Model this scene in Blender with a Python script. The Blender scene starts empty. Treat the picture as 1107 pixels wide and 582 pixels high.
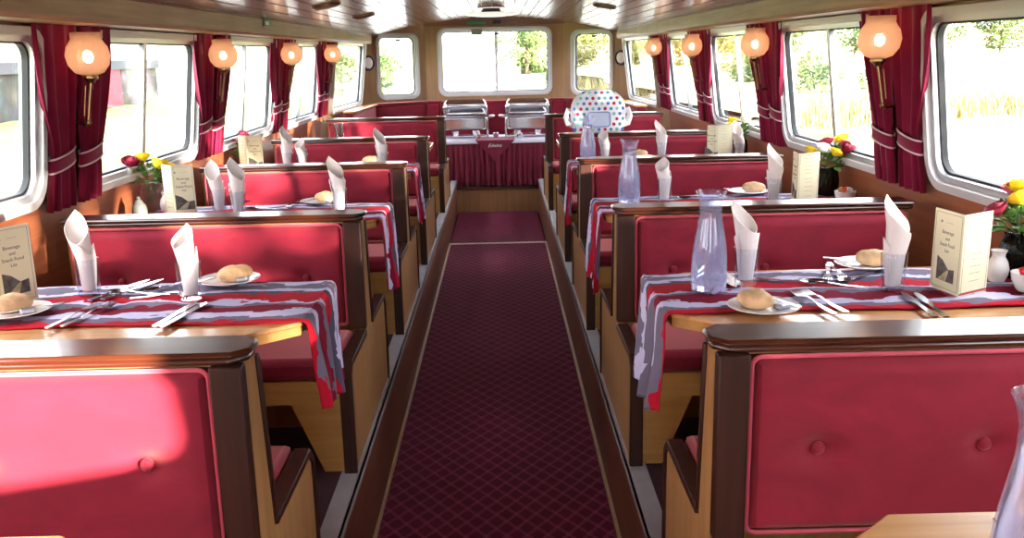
import bpy, bmesh, math, random
from mathutils import Vector, Matrix
R = random.Random(7)
sc = bpy.context.scene
COL = sc.collection
PI = math.pi
FLOOR = .33          # raised side floors
TOP = .97            # table tops
XE = .43             # bench ends towards the aisle

# ---------------------------------------------------------------- materials
def nodes(name):
    m = bpy.data.materials.new(name); m.use_nodes = True
    nt = m.node_tree; nt.nodes.clear()
    out = nt.nodes.new('ShaderNodeOutputMaterial')
    return m, nt, out
def N(nt, t, **kw):
    n = nt.nodes.new(t)
    for k, v in kw.items():
        if k in n.inputs: n.inputs[k].default_value = v
        else: setattr(n, k, v)
    return n
def rgba(c): return (c[0], c[1], c[2], 1)
def srgb(r, g, b):
    f = lambda v: (v/255/12.92) if v/255 <= .04045 else ((v/255+.055)/1.055)**2.4
    return (f(r), f(g), f(b))
def ramp(nt, stops, interp='LINEAR'):
    r = nt.nodes.new('ShaderNodeValToRGB'); e = r.color_ramp; e.interpolation = interp
    while len(e.elements) < len(stops): e.elements.new(.5)
    for el, (p, c) in zip(e.elements, stops): el.position = p; el.color = rgba(c)
    return r
def basic(name, col, rough=.5, metal=0, var=.12, vscale=8, coat=0, sheen=0, bump=0, bscale=60, spec=.5, sheen_tint=None, trans=0, emit=None, estr=0):
    m, nt, out = nodes(name)
    p = N(nt, 'ShaderNodeBsdfPrincipled', Roughness=rough, Metallic=metal)
    p.inputs['Specular IOR Level'].default_value = spec
    p.inputs['Coat Weight'].default_value = coat
    p.inputs['Coat Roughness'].default_value = .08
    p.inputs['Sheen Weight'].default_value = sheen
    p.inputs['Transmission Weight'].default_value = trans
    if sheen_tint: p.inputs['Sheen Tint'].default_value = rgba(sheen_tint)
    if emit: p.inputs['Emission Color'].default_value = rgba(emit); p.inputs['Emission Strength'].default_value = estr
    tc = N(nt, 'ShaderNodeTexCoord')
    no = N(nt, 'ShaderNodeTexNoise', Scale=vscale, Detail=4)
    nt.links.new(tc.outputs['Object'], no.inputs['Vector'])
    r = ramp(nt, [(.3, tuple(c*(1-var) for c in col)), (.7, tuple(min(1, c*(1+var)) for c in col))])
    nt.links.new(no.outputs['Fac'], r.inputs['Fac'])
    nt.links.new(r.outputs['Color'], p.inputs['Base Color'])
    if bump:
        nb = N(nt, 'ShaderNodeTexNoise', Scale=bscale, Detail=3)
        nt.links.new(tc.outputs['Object'], nb.inputs['Vector'])
        b = N(nt, 'ShaderNodeBump', Strength=bump, Distance=.01)
        nt.links.new(nb.outputs['Fac'], b.inputs['Height'])
        nt.links.new(b.outputs['Normal'], p.inputs['Normal'])
    nt.links.new(p.outputs[0], out.inputs[0])
    return m
def wood(name, dark, light, axis, rough=.35, coat=.3, scale=1, spec=.5):
    m, nt, out = nodes(name)
    p = N(nt, 'ShaderNodeBsdfPrincipled', Roughness=rough)
    p.inputs['Coat Weight'].default_value = coat; p.inputs['Coat Roughness'].default_value = .12
    p.inputs['Specular IOR Level'].default_value = spec
    tc = N(nt, 'ShaderNodeTexCoord'); mp = N(nt, 'ShaderNodeMapping')
    s = [38*scale]*3; s[axis] = 1.6*scale
    mp.inputs['Scale'].default_value = s
    no = N(nt, 'ShaderNodeTexNoise', Scale=1, Detail=6, Roughness=.6, Distortion=.4)
    n2 = N(nt, 'ShaderNodeTexNoise', Scale=2.2, Detail=2)
    r = ramp(nt, [(.28, dark), (.72, light)])
    mx = N(nt, 'ShaderNodeMix', data_type='RGBA', blend_type='MULTIPLY'); mx.inputs[0].default_value = .5
    r2 = ramp(nt, [(.3, (.62, .58, .55)), (.7, (1, 1, 1))])
    L = nt.links.new
    L(tc.outputs['Object'], mp.inputs['Vector']); L(mp.outputs[0], no.inputs['Vector']); L(tc.outputs['Object'], n2.inputs['Vector'])
    L(no.outputs['Fac'], r.inputs['Fac']); L(n2.outputs['Fac'], r2.inputs['Fac'])
    L(r.outputs['Color'], mx.inputs[6]); L(r2.outputs['Color'], mx.inputs[7]); L(mx.outputs[2], p.inputs['Base Color'])
    b = N(nt, 'ShaderNodeBump', Strength=.08, Distance=.004); L(no.outputs['Fac'], b.inputs['Height']); L(b.outputs[0], p.inputs['Normal'])
    L(p.outputs[0], out.inputs[0])
    return m
def pane_mat(name, tint=(1, 1, 1), gloss=.06):
    m, nt, out = nodes(name)
    t = N(nt, 'ShaderNodeBsdfTransparent', Color=rgba(tint)); g = N(nt, 'ShaderNodeBsdfGlossy', Roughness=.02)
    f = N(nt, 'ShaderNodeLayerWeight', Blend=.5); pw = N(nt, 'ShaderNodeMath', operation='POWER'); pw.inputs[1].default_value = 5.0; nt.links.new(f.outputs['Facing'], pw.inputs[0]); f = pw; mu = N(nt, 'ShaderNodeMath', operation='MULTIPLY_ADD'); mu.inputs[1].default_value = .6; mu.inputs[2].default_value = .03
    mx = N(nt, 'ShaderNodeMixShader')
    nt.links.new(f.outputs[0], mu.inputs[0]); nt.links.new(mu.outputs[0], mx.inputs[0])
    nt.links.new(t.outputs[0], mx.inputs[1]); nt.links.new(g.outputs[0], mx.inputs[2]); nt.links.new(mx.outputs[0], out.inputs[0])
    return m
def glass_mat(name, col, rough, ior=1.45, mixdiff=0, dcol=(1, 1, 1)):
    m, nt, out = nodes(name)
    g = N(nt, 'ShaderNodeBsdfGlass', Color=rgba(col), Roughness=rough, IOR=ior)
    if mixdiff:
        d = N(nt, 'ShaderNodeBsdfTranslucent', Color=rgba(dcol)); d2 = N(nt, 'ShaderNodeBsdfDiffuse', Color=rgba(dcol))
        a = N(nt, 'ShaderNodeMixShader'); a.inputs[0].default_value = .5
        nt.links.new(d.outputs[0], a.inputs[1]); nt.links.new(d2.outputs[0], a.inputs[2])
        mx = N(nt, 'ShaderNodeMixShader')
        no = N(nt, 'ShaderNodeTexNoise', Scale=30, Detail=3)
        r = ramp(nt, [(.3, (mixdiff*.7,)*3), (.7, (min(1, mixdiff*1.3),)*3)])
        nt.links.new(no.outputs['Fac'], r.inputs[0]); nt.links.new(r.outputs[0], mx.inputs[0])
        nt.links.new(g.outputs[0], mx.inputs[1]); nt.links.new(a.outputs[0], mx.inputs[2]); nt.links.new(mx.outputs[0], out.inputs[0])
    else:
        nt.links.new(g.outputs[0], out.inputs[0])
    return m

M = {}
VELVET = srgb(128, 21, 43)
def velvet(name, col):
    m, nt, out = nodes(name); L = nt.links.new
    p = N(nt, 'ShaderNodeBsdfPrincipled', Roughness=.75)
    p.inputs['Specular IOR Level'].default_value = .25
    p.inputs['Sheen Weight'].default_value = .5; p.inputs['Sheen Roughness'].default_value = .45; p.inputs['Sheen Tint'].default_value = (1, .5, .46, 1)
    tc = N(nt, 'ShaderNodeTexCoord')
    mp = N(nt, 'ShaderNodeMapping'); mp.inputs['Scale'].default_value = (5, 5, 9)
    no = N(nt, 'ShaderNodeTexNoise', Scale=1, Detail=5, Roughness=.6, Distortion=.8)
    L(tc.outputs['Object'], mp.inputs[0]); L(mp.outputs[0], no.inputs['Vector'])
    r = ramp(nt, [(.32, tuple(c*.82 for c in col)), (.7, tuple(c*1.2 for c in col))])
    L(no.outputs['Fac'], r.inputs[0]); L(r.outputs[0], p.inputs['Base Color'])
    nb = N(nt, 'ShaderNodeTexNoise', Scale=700, Detail=1)
    L(tc.outputs['Object'], nb.inputs['Vector'])
    b = N(nt, 'ShaderNodeBump', Strength=.1, Distance=.002); L(nb.outputs['Fac'], b.inputs['Height']); L(b.outputs[0], p.inputs['Normal'])
    L(p.outputs[0], out.inputs[0])
    return m
M['velvet'] = velvet('red_velvet', VELVET)
M['piping'] = basic('piping_red', srgb(188, 60, 80), .7, sheen=.3)
M['darkwood'] = wood('dark_wood', srgb(44, 19, 11), srgb(86, 42, 23), 0, .28, .5)
M['darkwood_z'] = wood('dark_wood_upright', srgb(34, 14, 9), srgb(64, 30, 18), 2, .5, .0, spec=.25)
M['panelwood'] = wood('panel_wood', srgb(150, 106, 62), srgb(178, 132, 82), 2, .42, .15)
M['railwood'] = wood('rail_wood', srgb(176, 126, 66), srgb(202, 152, 84), 0, .4, .15)
M['tabletop'] = wood('table_wood', srgb(196, 138, 84), srgb(222, 168, 110), 0, .24, .4)
M['ceilwood'] = wood('ceiling_wood', srgb(112, 66, 50), srgb(146, 94, 74), 1, .26, .35)
M['groove'] = basic('ceiling_groove', srgb(226, 214, 206), .4)  # pale tone paints in the gloss reflected along the plank gaps
M['endwood'] = wood('end_wall_wood', srgb(172, 134, 94), srgb(196, 158, 112), 2, .45, .1)
M['sidewood'] = wood('side_wall_wood', srgb(150, 86, 56), srgb(178, 108, 72), 1, .45, .12)
M['cornice'] = wood('cornice_wood', srgb(164, 128, 92), srgb(192, 158, 118), 1, .5, .1)
M['riser'] = wood('riser_wood', srgb(96, 54, 32), srgb(128, 76, 46), 1, .45, .1)
M['steel'] = basic('brushed_steel', srgb(176, 174, 180), .5, .35, bump=.05)
M['chrome'] = basic('chrome', (.82, .83, .86), .2, 1, var=.03)
M['cutlery'] = basic('cutlery_steel', (.62, .62, .64), .16, 1, var=.03)
M['brass'] = basic('aged_brass', srgb(150, 116, 80), .3, 1)
M['alu'] = basic('window_aluminium', srgb(206, 208, 212), .35, .75, var=.04)
M['white_paint'] = basic('white_paint', srgb(232, 226, 220), .4, var=.03)
M['frame_paint'] = basic('frame_paint', srgb(206, 204, 206), .4, var=.03)
M['rubber'] = basic('black_rubber', srgb(38, 38, 42), .6)
M['pane'] = pane_mat('window_pane')
M['napkin'] = basic('napkin_linen', srgb(240, 230, 226), .85, var=.03, bump=.15, bscale=220)
M['china'] = basic('white_china', srgb(240, 238, 238), .15, var=.02, coat=.3)
M['crust'] = basic('bread_crust', srgb(216, 178, 136), .75, var=.34, vscale=26, bump=.2, bscale=90)
M['foil'] = basic('butter_foil', srgb(178, 180, 196), .28, .9, bump=.3, bscale=160)
M['card'] = basic('menu_card', srgb(238, 232, 196), .6, var=.02)
M['ink'] = basic('menu_ink', srgb(96, 84, 70), .8)
M['picgrey'] = basic('menu_picture', srgb(92, 88, 84), .7, var=.5, vscale=50)
M['red_trim'] = basic('menu_red_band', srgb(196, 60, 56), .6)
M['piclight'] = basic('menu_picture_light', srgb(188, 180, 140), .7, var=.3, vscale=60)
def thin_glass(name, tint, mist0=0, mist1=0, z1=.25, f=1.0, mcol=(1, 1, 1)):
    m, nt, out = nodes(name); L = nt.links.new
    t = N(nt, 'ShaderNodeBsdfTransparent', Color=rgba(tint)); g = N(nt, 'ShaderNodeBsdfGlossy', Roughness=.03)
    fr = N(nt, 'ShaderNodeLayerWeight', Blend=.5); pw = N(nt, 'ShaderNodeMath', operation='POWER'); pw.inputs[1].default_value = 4.0
    L(fr.outputs['Facing'], pw.inputs[0])
    mu = N(nt, 'ShaderNodeMath', operation='MULTIPLY_ADD'); mu.inputs[1].default_value = .55*f; mu.inputs[2].default_value = .035; mu.use_clamp = True
    L(pw.outputs[0], mu.inputs[0])
    base = t
    if mist0 or mist1:
        d = N(nt, 'ShaderNodeBsdfTranslucent', Color=rgba(mcol)); d2 = N(nt, 'ShaderNodeBsdfDiffuse', Color=rgba(mcol))
        dd = N(nt, 'ShaderNodeMixShader'); dd.inputs[0].default_value = .5; L(d.outputs[0], dd.inputs[1]); L(d2.outputs[0], dd.inputs[2])
        tc = N(nt, 'ShaderNodeTexCoord'); sp = N(nt, 'ShaderNodeSeparateXYZ'); L(tc.outputs['Object'], sp.inputs[0])
        mr = N(nt, 'ShaderNodeMapRange'); mr.inputs[1].default_value = .02; mr.inputs[2].default_value = z1; mr.inputs[3].default_value = mist0; mr.inputs[4].default_value = mist1
        L(sp.outputs[2], mr.inputs[0])
        no = N(nt, 'ShaderNodeTexNoise', Scale=45, Detail=3); L(tc.outputs['Object'], no.inputs['Vector'])
        mm = N(nt, 'ShaderNodeMath', operation='MULTIPLY'); L(mr.outputs[0], mm.inputs[0])
        m2 = N(nt, 'ShaderNodeMath', operation='MULTIPLY_ADD'); m2.inputs[1].default_value = 1.2; m2.inputs[2].default_value = .4; L(no.outputs['Fac'], m2.inputs[0]); L(m2.outputs[0], mm.inputs[1])
        bm_ = N(nt, 'ShaderNodeMixShader'); L(mm.outputs[0], bm_.inputs[0]); L(t.outputs[0], bm_.inputs[1]); L(dd.outputs[0], bm_.inputs[2]); base = bm_
    mx = N(nt, 'ShaderNodeMixShader'); L(mu.outputs[0], mx.inputs[0]); L(base.outputs[0], mx.inputs[1]); L(g.outputs[0], mx.inputs[2]); L(mx.outputs[0], out.inputs[0])
    return m
M['glass'] = thin_glass('clear_glass', (.92, .935, .96), f=1.5)
M['carafe'] = thin_glass('misted_carafe_glass', (.93, .94, .99), .30, .07, .24, 1.0, srgb(216, 216, 246))
M['water'] = glass_mat('carafe_water', (.95, .97, 1), .0, 1.33)
M['jarglass'] = glass_mat('dark_jar_glass', (.42, .46, .46), .08)
M['curtain'] = basic('curtain_velvet', srgb(128, 14, 52), .85, var=.12, vscale=10, sheen=.35, sheen_tint=(1, .5, .65), spec=.2)
M['cord'] = basic('tieback_trim', srgb(232, 196, 206), .7)
M['skirt'] = basic('buffet_skirt', srgb(120, 18, 50), .8, sheen=.3, sheen_tint=(1, .5, .6))
M['whitecloth'] = basic('buffet_cloth', srgb(226, 222, 240), .85, var=.04)
M['leaf'] = basic('leaf_green', srgb(84, 128, 52), .55, var=.4, vscale=30)
M['yellow'] = basic('rose_yellow', srgb(250, 214, 40), .6, var=.1, vscale=40)
M['white_fl'] = basic('rose_white', srgb(240, 240, 236), .6)
M['crimson'] = basic('rose_crimson', srgb(140, 24, 56), .6, var=.2)
M['pink'] = basic('flower_pink', srgb(214, 90, 120), .6)
M['black'] = basic('dark_plastic', srgb(34, 30, 30), .45)
M['stone'] = basic('grey_stoneware', srgb(112, 116, 112), .5, var=.2)
M['sachet'] = basic('red_sachet', srgb(206, 40, 46), .5)
M['kraft'] = basic('brown_sugar_sachet', srgb(190, 150, 96), .6)
M['green_sign'] = basic('green_sign', srgb(30, 130, 84), .4)
M['label_grey'] = basic('grey_sticker', srgb(150, 156, 166), .5)
M['floorcarpet'] = basic('side_floor_carpet', srgb(62, 30, 40), .95, var=.2, vscale=60, bump=.3, bscale=300)
M['terracotta'] = basic('brown_pot', srgb(92, 58, 46), .5)

def frosted():
    m, nt, out = nodes('frosted_globe'); L = nt.links.new
    d = N(nt, 'ShaderNodeBsdfTranslucent', Color=rgba(srgb(240, 206, 178))); g = N(nt, 'ShaderNodeBsdfDiffuse', Color=rgba(srgb(232, 200, 174)))
    t = N(nt, 'ShaderNodeBsdfRefraction', Color=(1, .93, .86, 1), Roughness=.42, IOR=1.02); gl = N(nt, 'ShaderNodeBsdfGlossy', Roughness=.25)
    def mix(f, a, b):
        x = N(nt, 'ShaderNodeMixShader'); x.inputs[0].default_value = f; L(a.outputs[0], x.inputs[1]); L(b.outputs[0], x.inputs[2]); return x
    c = mix(.06, mix(.4, mix(.5, d, g), t), gl)
    tc = N(nt, 'ShaderNodeTexCoord'); w = N(nt, 'ShaderNodeTexVoronoi', Scale=90)
    bp = N(nt, 'ShaderNodeBump', Strength=.5, Distance=.004)
    L(tc.outputs['Object'], w.inputs['Vector']); L(w.outputs['Distance'], bp.inputs['Height'])
    for n in (d, g, gl): L(bp.outputs[0], n.inputs['Normal'])
    L(c.outputs[0], out.inputs[0]); return m
M['globe'] = frosted()
def emitter(name, col, s):
    m, nt, out = nodes(name); e = N(nt, 'ShaderNodeEmission', Color=rgba(col), Strength=s); nt.links.new(e.outputs[0], out.inputs[0]); return m
M['bulb'] = emitter('warm_bulb', (1, .82, .62), 13)

def carpet_mat():
    m, nt, out = nodes('lattice_carpet'); L = nt.links.new
    p = N(nt, 'ShaderNodeBsdfPrincipled', Roughness=.95); p.inputs['Specular IOR Level'].default_value = .1
    p.inputs['Sheen Weight'].default_value = .06
    tc = N(nt, 'ShaderNodeTexCoord'); sp = N(nt, 'ShaderNodeSeparateXYZ'); L(tc.outputs['Object'], sp.inputs[0])
    def mth(op, a, b=None):
        n = N(nt, 'ShaderNodeMath', operation=op)
        for i, v in enumerate((a, b)):
            if v is None: continue
            if isinstance(v, (int, float)): n.inputs[i].default_value = v
            else: L(v, n.inputs[i])
        return n.outputs[0]
    x = mth('MULTIPLY', sp.outputs[0], 1/.07); y = mth('MULTIPLY', sp.outputs[1], 1/.1)
    def line(v):
        f = mth('FRACT', v); d = mth('ABSOLUTE', mth('SUBTRACT', f, .5)); return mth('LESS_THAN', mth('SUBTRACT', .5, d), .13)
    a = line(mth('ADD', x, y)); b = line(mth('SUBTRACT', x, y))
    ln = mth('MAXIMUM', a, b); kn = mth('MULTIPLY', a, b)
    no = N(nt, 'ShaderNodeTexNoise', Scale=150, Detail=2); L(tc.outputs['Object'], no.inputs['Vector'])
    n2 = N(nt, 'ShaderNodeTexNoise', Scale=9, Detail=2); L(tc.outputs['Object'], n2.inputs['Vector'])
    f = mth('MULTIPLY', ln, mth('ADD', .12, mth('MULTIPLY', no.outputs['Fac'], .95)))
    f = mth('ADD', f, mth('MULTIPLY', kn, .35))
    mx = N(nt, 'ShaderNodeMix', data_type='RGBA'); L(f, mx.inputs[0])
    r = ramp(nt, [(.3, srgb(88, 6, 42)), (.7, srgb(108, 12, 54))]); L(n2.outputs['Fac'], r.inputs[0])
    L(r.outputs[0], mx.inputs[6]); mx.inputs[7].default_value = rgba(srgb(146, 56, 92))
    L(mx.outputs[2], p.inputs['Base Color'])
    bp = N(nt, 'ShaderNodeBump', Strength=.4, Distance=.004); L(no.outputs['Fac'], bp.inputs['Height']); L(bp.outputs[0], p.inputs['Normal'])
    L(p.outputs[0], out.inputs[0]); return m
M['carpet'] = carpet_mat()

def runner_mat():
    m, nt, out = nodes('striped_runner'); L = nt.links.new
    p = N(nt, 'ShaderNodeBsdfPrincipled', Roughness=.9); p.inputs['Specular IOR Level'].default_value = .15
    uv = N(nt, 'ShaderNodeUVMap'); sp = N(nt, 'ShaderNodeSeparateXYZ'); L(uv.outputs[0], sp.inputs[0])
    cb = N(nt, 'ShaderNodeCombineXYZ')
    mu = N(nt, 'ShaderNodeMath', operation='MULTIPLY'); mu.inputs[1].default_value = 5.5
    mv = N(nt, 'ShaderNodeMath', operation='MULTIPLY'); mv.inputs[1].default_value = 3.0
    L(sp.outputs[0], mu.inputs[0]); L(sp.outputs[1], mv.inputs[0]); L(mu.outputs[0], cb.inputs[0]); L(mv.outputs[0], cb.inputs[1])
    no = N(nt, 'ShaderNodeTexNoise', Scale=1.7, Detail=3, Roughness=.55); L(cb.outputs[0], no.inputs['Vector'])
    ad = N(nt, 'ShaderNodeMath', operation='MULTIPLY_ADD'); ad.inputs[1].default_value = .40; L(no.outputs['Fac'], ad.inputs[0]); L(sp.outputs[1], ad.inputs[2])
    red, dred, grey, lil, dgrey = srgb(178, 22, 44), srgb(124, 16, 46), srgb(112, 104, 124), srgb(196, 190, 222), srgb(84, 78, 96)
    st = []
    pat = [(dred, .05), (lil, .03), (red, .075), (grey, .05), (lil, .045), (dred, .09), (grey, .04), (lil, .03), (red, .075), (dgrey, .045), (lil, .045), (grey, .06), (lil, .045), (dred, .08), (lil, .035), (dgrey, .045), (grey, .04), (red, .06), (lil, .05), (dred, .06), (lil, .04), (grey, .05)]
    r1 = pat[:11]; r2 = pat[11:]
    tot = sum(w for c, w in pat)
    def mk(lst, t0):
        s, t = [], 0
        for c, w in lst: s.append((t, c)); t += w/sum(w2 for c2, w2 in lst)
        return ramp(nt, s, 'CONSTANT')
    a = N(nt, 'ShaderNodeMath', operation='MULTIPLY'); a.inputs[1].default_value = .98
    L(ad.outputs[0], a.inputs[0])
    w1 = N(nt, 'ShaderNodeMath', operation='FRACT'); L(a.outputs[0], w1.inputs[0])
    ra, rb = mk(r1, 0), mk(r2, 0)
    L(w1.outputs[0], ra.inputs[0]); L(w1.outputs[0], rb.inputs[0])
    gt = N(nt, 'ShaderNodeMath', operation='GREATER_THAN'); gt.inputs[1].default_value = 1.0; L(a.outputs[0], gt.inputs[0])
    mx = N(nt, 'ShaderNodeMix', data_type='RGBA'); L(gt.outputs[0], mx.inputs[0]); L(ra.outputs[0], mx.inputs[6]); L(rb.outputs[0], mx.inputs[7])
    L(mx.outputs[2], p.inputs['Base Color'])
    wv = N(nt, 'ShaderNodeTexNoise', Scale=60, Detail=2); L(cb.outputs[0], wv.inputs['Vector'])
    bp = N(nt, 'ShaderNodeBump', Strength=.35, Distance=.004); L(wv.outputs['Fac'], bp.inputs['Height']); L(bp.outputs[0], p.inputs['Normal'])
    L(p.outputs[0], out.inputs[0]); return m
M['runner'] = runner_mat()

# ---------------------------------------------------------------- mesh builder
class G:
    def __init__(s): s.v = []; s.f = []; s.m = []; s.uv = {}
    def add(s, vs, fs, mi=0):
        b = len(s.v); s.v += [tuple(v) for v in vs]
        for f in fs: s.f.append(tuple(b+i for i in f)); s.m.append(mi)
        return s
    def box(s, x0, x1, y0, y1, z0, z1, mi=0):
        vs = [(x, y, z) for z in (z0, z1) for y in (y0, y1) for x in (x0, x1)]
        return s.add(vs, [(0, 2, 3, 1), (4, 5, 7, 6), (0, 1, 5, 4), (2, 6, 7, 3), (0, 4, 6, 2), (1, 3, 7, 5)], mi)
    def lathe(s, prof, seg=24, c=(0, 0, 0), mi=0, close=True, sx=1, sy=1):
        vs, fs = [], []
        n = len(prof)
        for r, z in prof:
            for k in range(seg):
                a = 2*PI*k/seg
                vs.append((c[0]+r*sx*math.cos(a), c[1]+r*sy*math.sin(a), c[2]+z))
        for i in range(n-1):
            for k in range(seg):
                k2 = (k+1) % seg
                fs.append((i*seg+k, i*seg+k2, (i+1)*seg+k2, (i+1)*seg+k))
        if close:
            if prof[0][0] > 1e-6: fs.append(tuple(range(seg))[::-1])
            if prof[-1][0] > 1e-6: fs.append(tuple((n-1)*seg+k for k in range(seg)))
        return s.add(vs, fs, mi)
    def tube(s, pts, r, seg=8, mi=0, caps=True, closed=False):
        pts = [Vector(p) for p in pts]; n = len(pts); vs, fs = [], []
        rr = r if isinstance(r, (list, tuple)) else [r]*n
        up = None
        for i, p in enumerate(pts):
            if closed: t = pts[(i+1) % n]-pts[i-1]
            else: t = pts[min(i+1, n-1)]-pts[max(i-1, 0)]
            t.normalize()
            if up is None: up = Vector((0, 0, 1)) if abs(t.z) < .9 else Vector((1, 0, 0))
            a = t.cross(up); 
            if a.length < 1e-5: a = t.orthogonal()
            a.normalize(); b = a.cross(t).normalized(); up = b
            for k in range(seg):
                q = 2*PI*k/seg; vs.append(p+a*math.cos(q)*rr[i]+b*math.sin(q)*rr[i])
        for i in range(n if closed else n-1):
            j = (i+1) % n
            for k in range(seg):
                k2 = (k+1) % seg; fs.append((i*seg+k, j*seg+k, j*seg+k2, i*seg+k2))
        if caps and not closed: fs.append(tuple(range(seg))); fs.append(tuple((n-1)*seg+k for k in range(seg))[::-1])
        return s.add(vs, fs, mi)
    def prism(s, poly, axis, a, b, mi=0):
        """poly in the two remaining axes (in order), extruded along axis from a to b"""
        n = len(poly)
        def P(u, w, t):
            return ((t, u, w), (u, t, w), (u, w, t))[axis]
        vs = [P(u, w, a) for u, w in poly]+[P(u, w, b) for u, w in poly]
        fs = [tuple(range(n)), tuple(range(2*n-1, n-1, -1))]+[(i, n+i, n+(i+1) % n, (i+1) % n) for i in range(n)]
        return s.add(vs, fs, mi)
    def grid(s, fn, nu, nv, mi=0, uv=False, wrap=False):
        b = len(s.v); cols = nu if wrap else nu+1
        for j in range(nv+1):
            for i in range(cols): s.v.append(tuple(fn(i/nu, j/nv)))
        for j in range(nv):
            for i in range(nu):
                i2 = (i+1) % cols
                f = (b+j*cols+i, b+j*cols+i2, b+(j+1)*cols+i2, b+(j+1)*cols+i)
                if uv: s.uv[len(s.f)] = [(i/nu, j/nv), ((i+1)/nu, j/nv), ((i+1)/nu, (j+1)/nv), (i/nu, (j+1)/nv)]
                s.f.append(f); s.m.append(mi)
        return s
    def ball(s, c, rx, ry, rz, nu=16, nv=10, mi=0, fn=None):
        def P(u, v):
            a = 2*PI*u; b = PI*(v-.5); k = fn(u, v) if fn else 1
            return (c[0]+rx*k*math.cos(a)*math.cos(b), c[1]+ry*k*math.sin(a)*math.cos(b), c[2]+rz*k*math.sin(b))
        return s.grid(P, nu, nv, mi, wrap=True)
    def mesh(s, name, mats, smooth=True, fix=True, mirror=False):
        me = bpy.data.meshes.new(name)
        v = [(-x, y, z) for x, y, z in s.v] if mirror else s.v
        me.from_pydata(v, [], s.f)
        for i, p in enumerate(me.polygons): p.material_index = s.m[i]
        if s.uv:
            l = me.uv_layers.new(name='UVMap')
            for i, p in enumerate(me.polygons):
                if i in s.uv:
                    for k, li in enumerate(p.loop_indices): l.data[li].uv = s.uv[i][k]
        for mm in (mats if isinstance(mats, (list, tuple)) else [mats]): me.materials.append(mm)
        if fix:
            bm = bmesh.new(); bm.from_mesh(me); bmesh.ops.recalc_face_normals(bm, faces=bm.faces); bm.to_mesh(me); bm.free()
        if smooth:
            me.polygons.foreach_set('use_smooth', [True]*len(me.polygons))
            try: me.set_sharp_from_angle(angle=math.radians(35))
            except Exception: pass
        me.update()
        return me
    def build(s, name, mats, parent=None, smooth=True, bevel=0, loc=None, rot=None, fix=True, solid=0, mirror=False):
        return link(name, s.mesh(name, mats, smooth, fix, mirror), parent, bevel, loc, rot, solid)
def link(name, me, parent=None, bevel=0, loc=None, rot=None, solid=0):
    o = bpy.data.objects.new(name, me); COL.objects.link(o)
    if parent: o.parent = parent
    if loc: o.location = loc
    if rot: o.rotation_euler = rot
    if solid:
        k = o.modifiers.new('solid', 'SOLIDIFY'); k.thickness = solid; k.offset = 0
    if bevel:
        k = o.modifiers.new('bevel', 'BEVEL'); k.width = bevel; k.segments = 2; k.limit_method = 'ANGLE'; k.angle_limit = math.radians(40)
    return o
def tag(o, label=None, cat=None, group=None, kind=None):
    if label: o['label'] = label
    if cat: o['category'] = cat
    if group: o['group'] = group
    if kind: o['kind'] = kind
    return o
def thing(name, loc, label, cat, group=None, rz=0):
    o = bpy.data.objects.new(name, None); COL.objects.link(o); o.empty_display_size = .05
    o.location = loc; o.rotation_euler = (0, 0, rz)
    return tag(o, label, cat, group)
def dup(o, parent=None):
    c = o.copy(); COL.objects.link(c)
    if parent: c.parent = parent
    for ch in list(o.children): dup(ch, c)
    return c
def struct(name, g, mats, parent=None, **k):
    o = g.build(name, mats, parent, **k)
    if parent is None: o['kind'] = 'structure'
    return o
def rrect(cx, cy, w, h, r, n=6):
    pts = []
    for sx, sy, a0 in ((1, 1, 0), (-1, 1, 90), (-1, -1, 180), (1, -1, 270)):
        for i in range(n+1):
            a = math.radians(a0+90*i/n); pts.append((cx+sx*(w/2-r)+r*math.cos(a), cy+sy*(h/2-r)+r*math.sin(a)))
    return pts
def holed(outer, holes, t):
    """flat plate with holes in local XY, thickness t centred on z=0"""
    cu = bpy.data.curves.new('plate', 'CURVE'); cu.dimensions = '2D'; cu.fill_mode = 'BOTH'; cu.extrude = t/2
    for lp in [outer]+holes:
        sp = cu.splines.new('POLY'); sp.points.add(len(lp)-1); sp.use_cyclic_u = True
        for p, q in zip(sp.points, lp): p.co = (q[0], q[1], 0, 1)
    o = bpy.data.objects.new('plate', cu); COL.objects.link(o)
    dg = bpy.context.evaluated_depsgraph_get(); me = bpy.data.meshes.new_from_object(o.evaluated_get(dg))
    bpy.data.objects.remove(o); bpy.data.curves.remove(cu); me.materials.clear()
    return me
def frame_matrix(o, ux, vy):
    """matrix with local x along ux, local y along vy, z = ux x vy, origin o"""
    ux = Vector(ux).normalized(); vy = Vector(vy).normalized(); w = ux.cross(vy)
    m = Matrix((ux, vy, w)).transposed().to_4x4(); m.translation = Vector(o); return m
def put(name, me, mat, mx, parent=None, kind=None):
    me.materials.append(mat); me.transform(mx)
    o = link(name, me, parent)
    if kind: o['kind'] = kind
    return o

# ---------------------------------------------------------------- shell
def wallx(z): return 1.515-.128*(z-1.13)
ALPHA = math.atan(.128)
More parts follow.
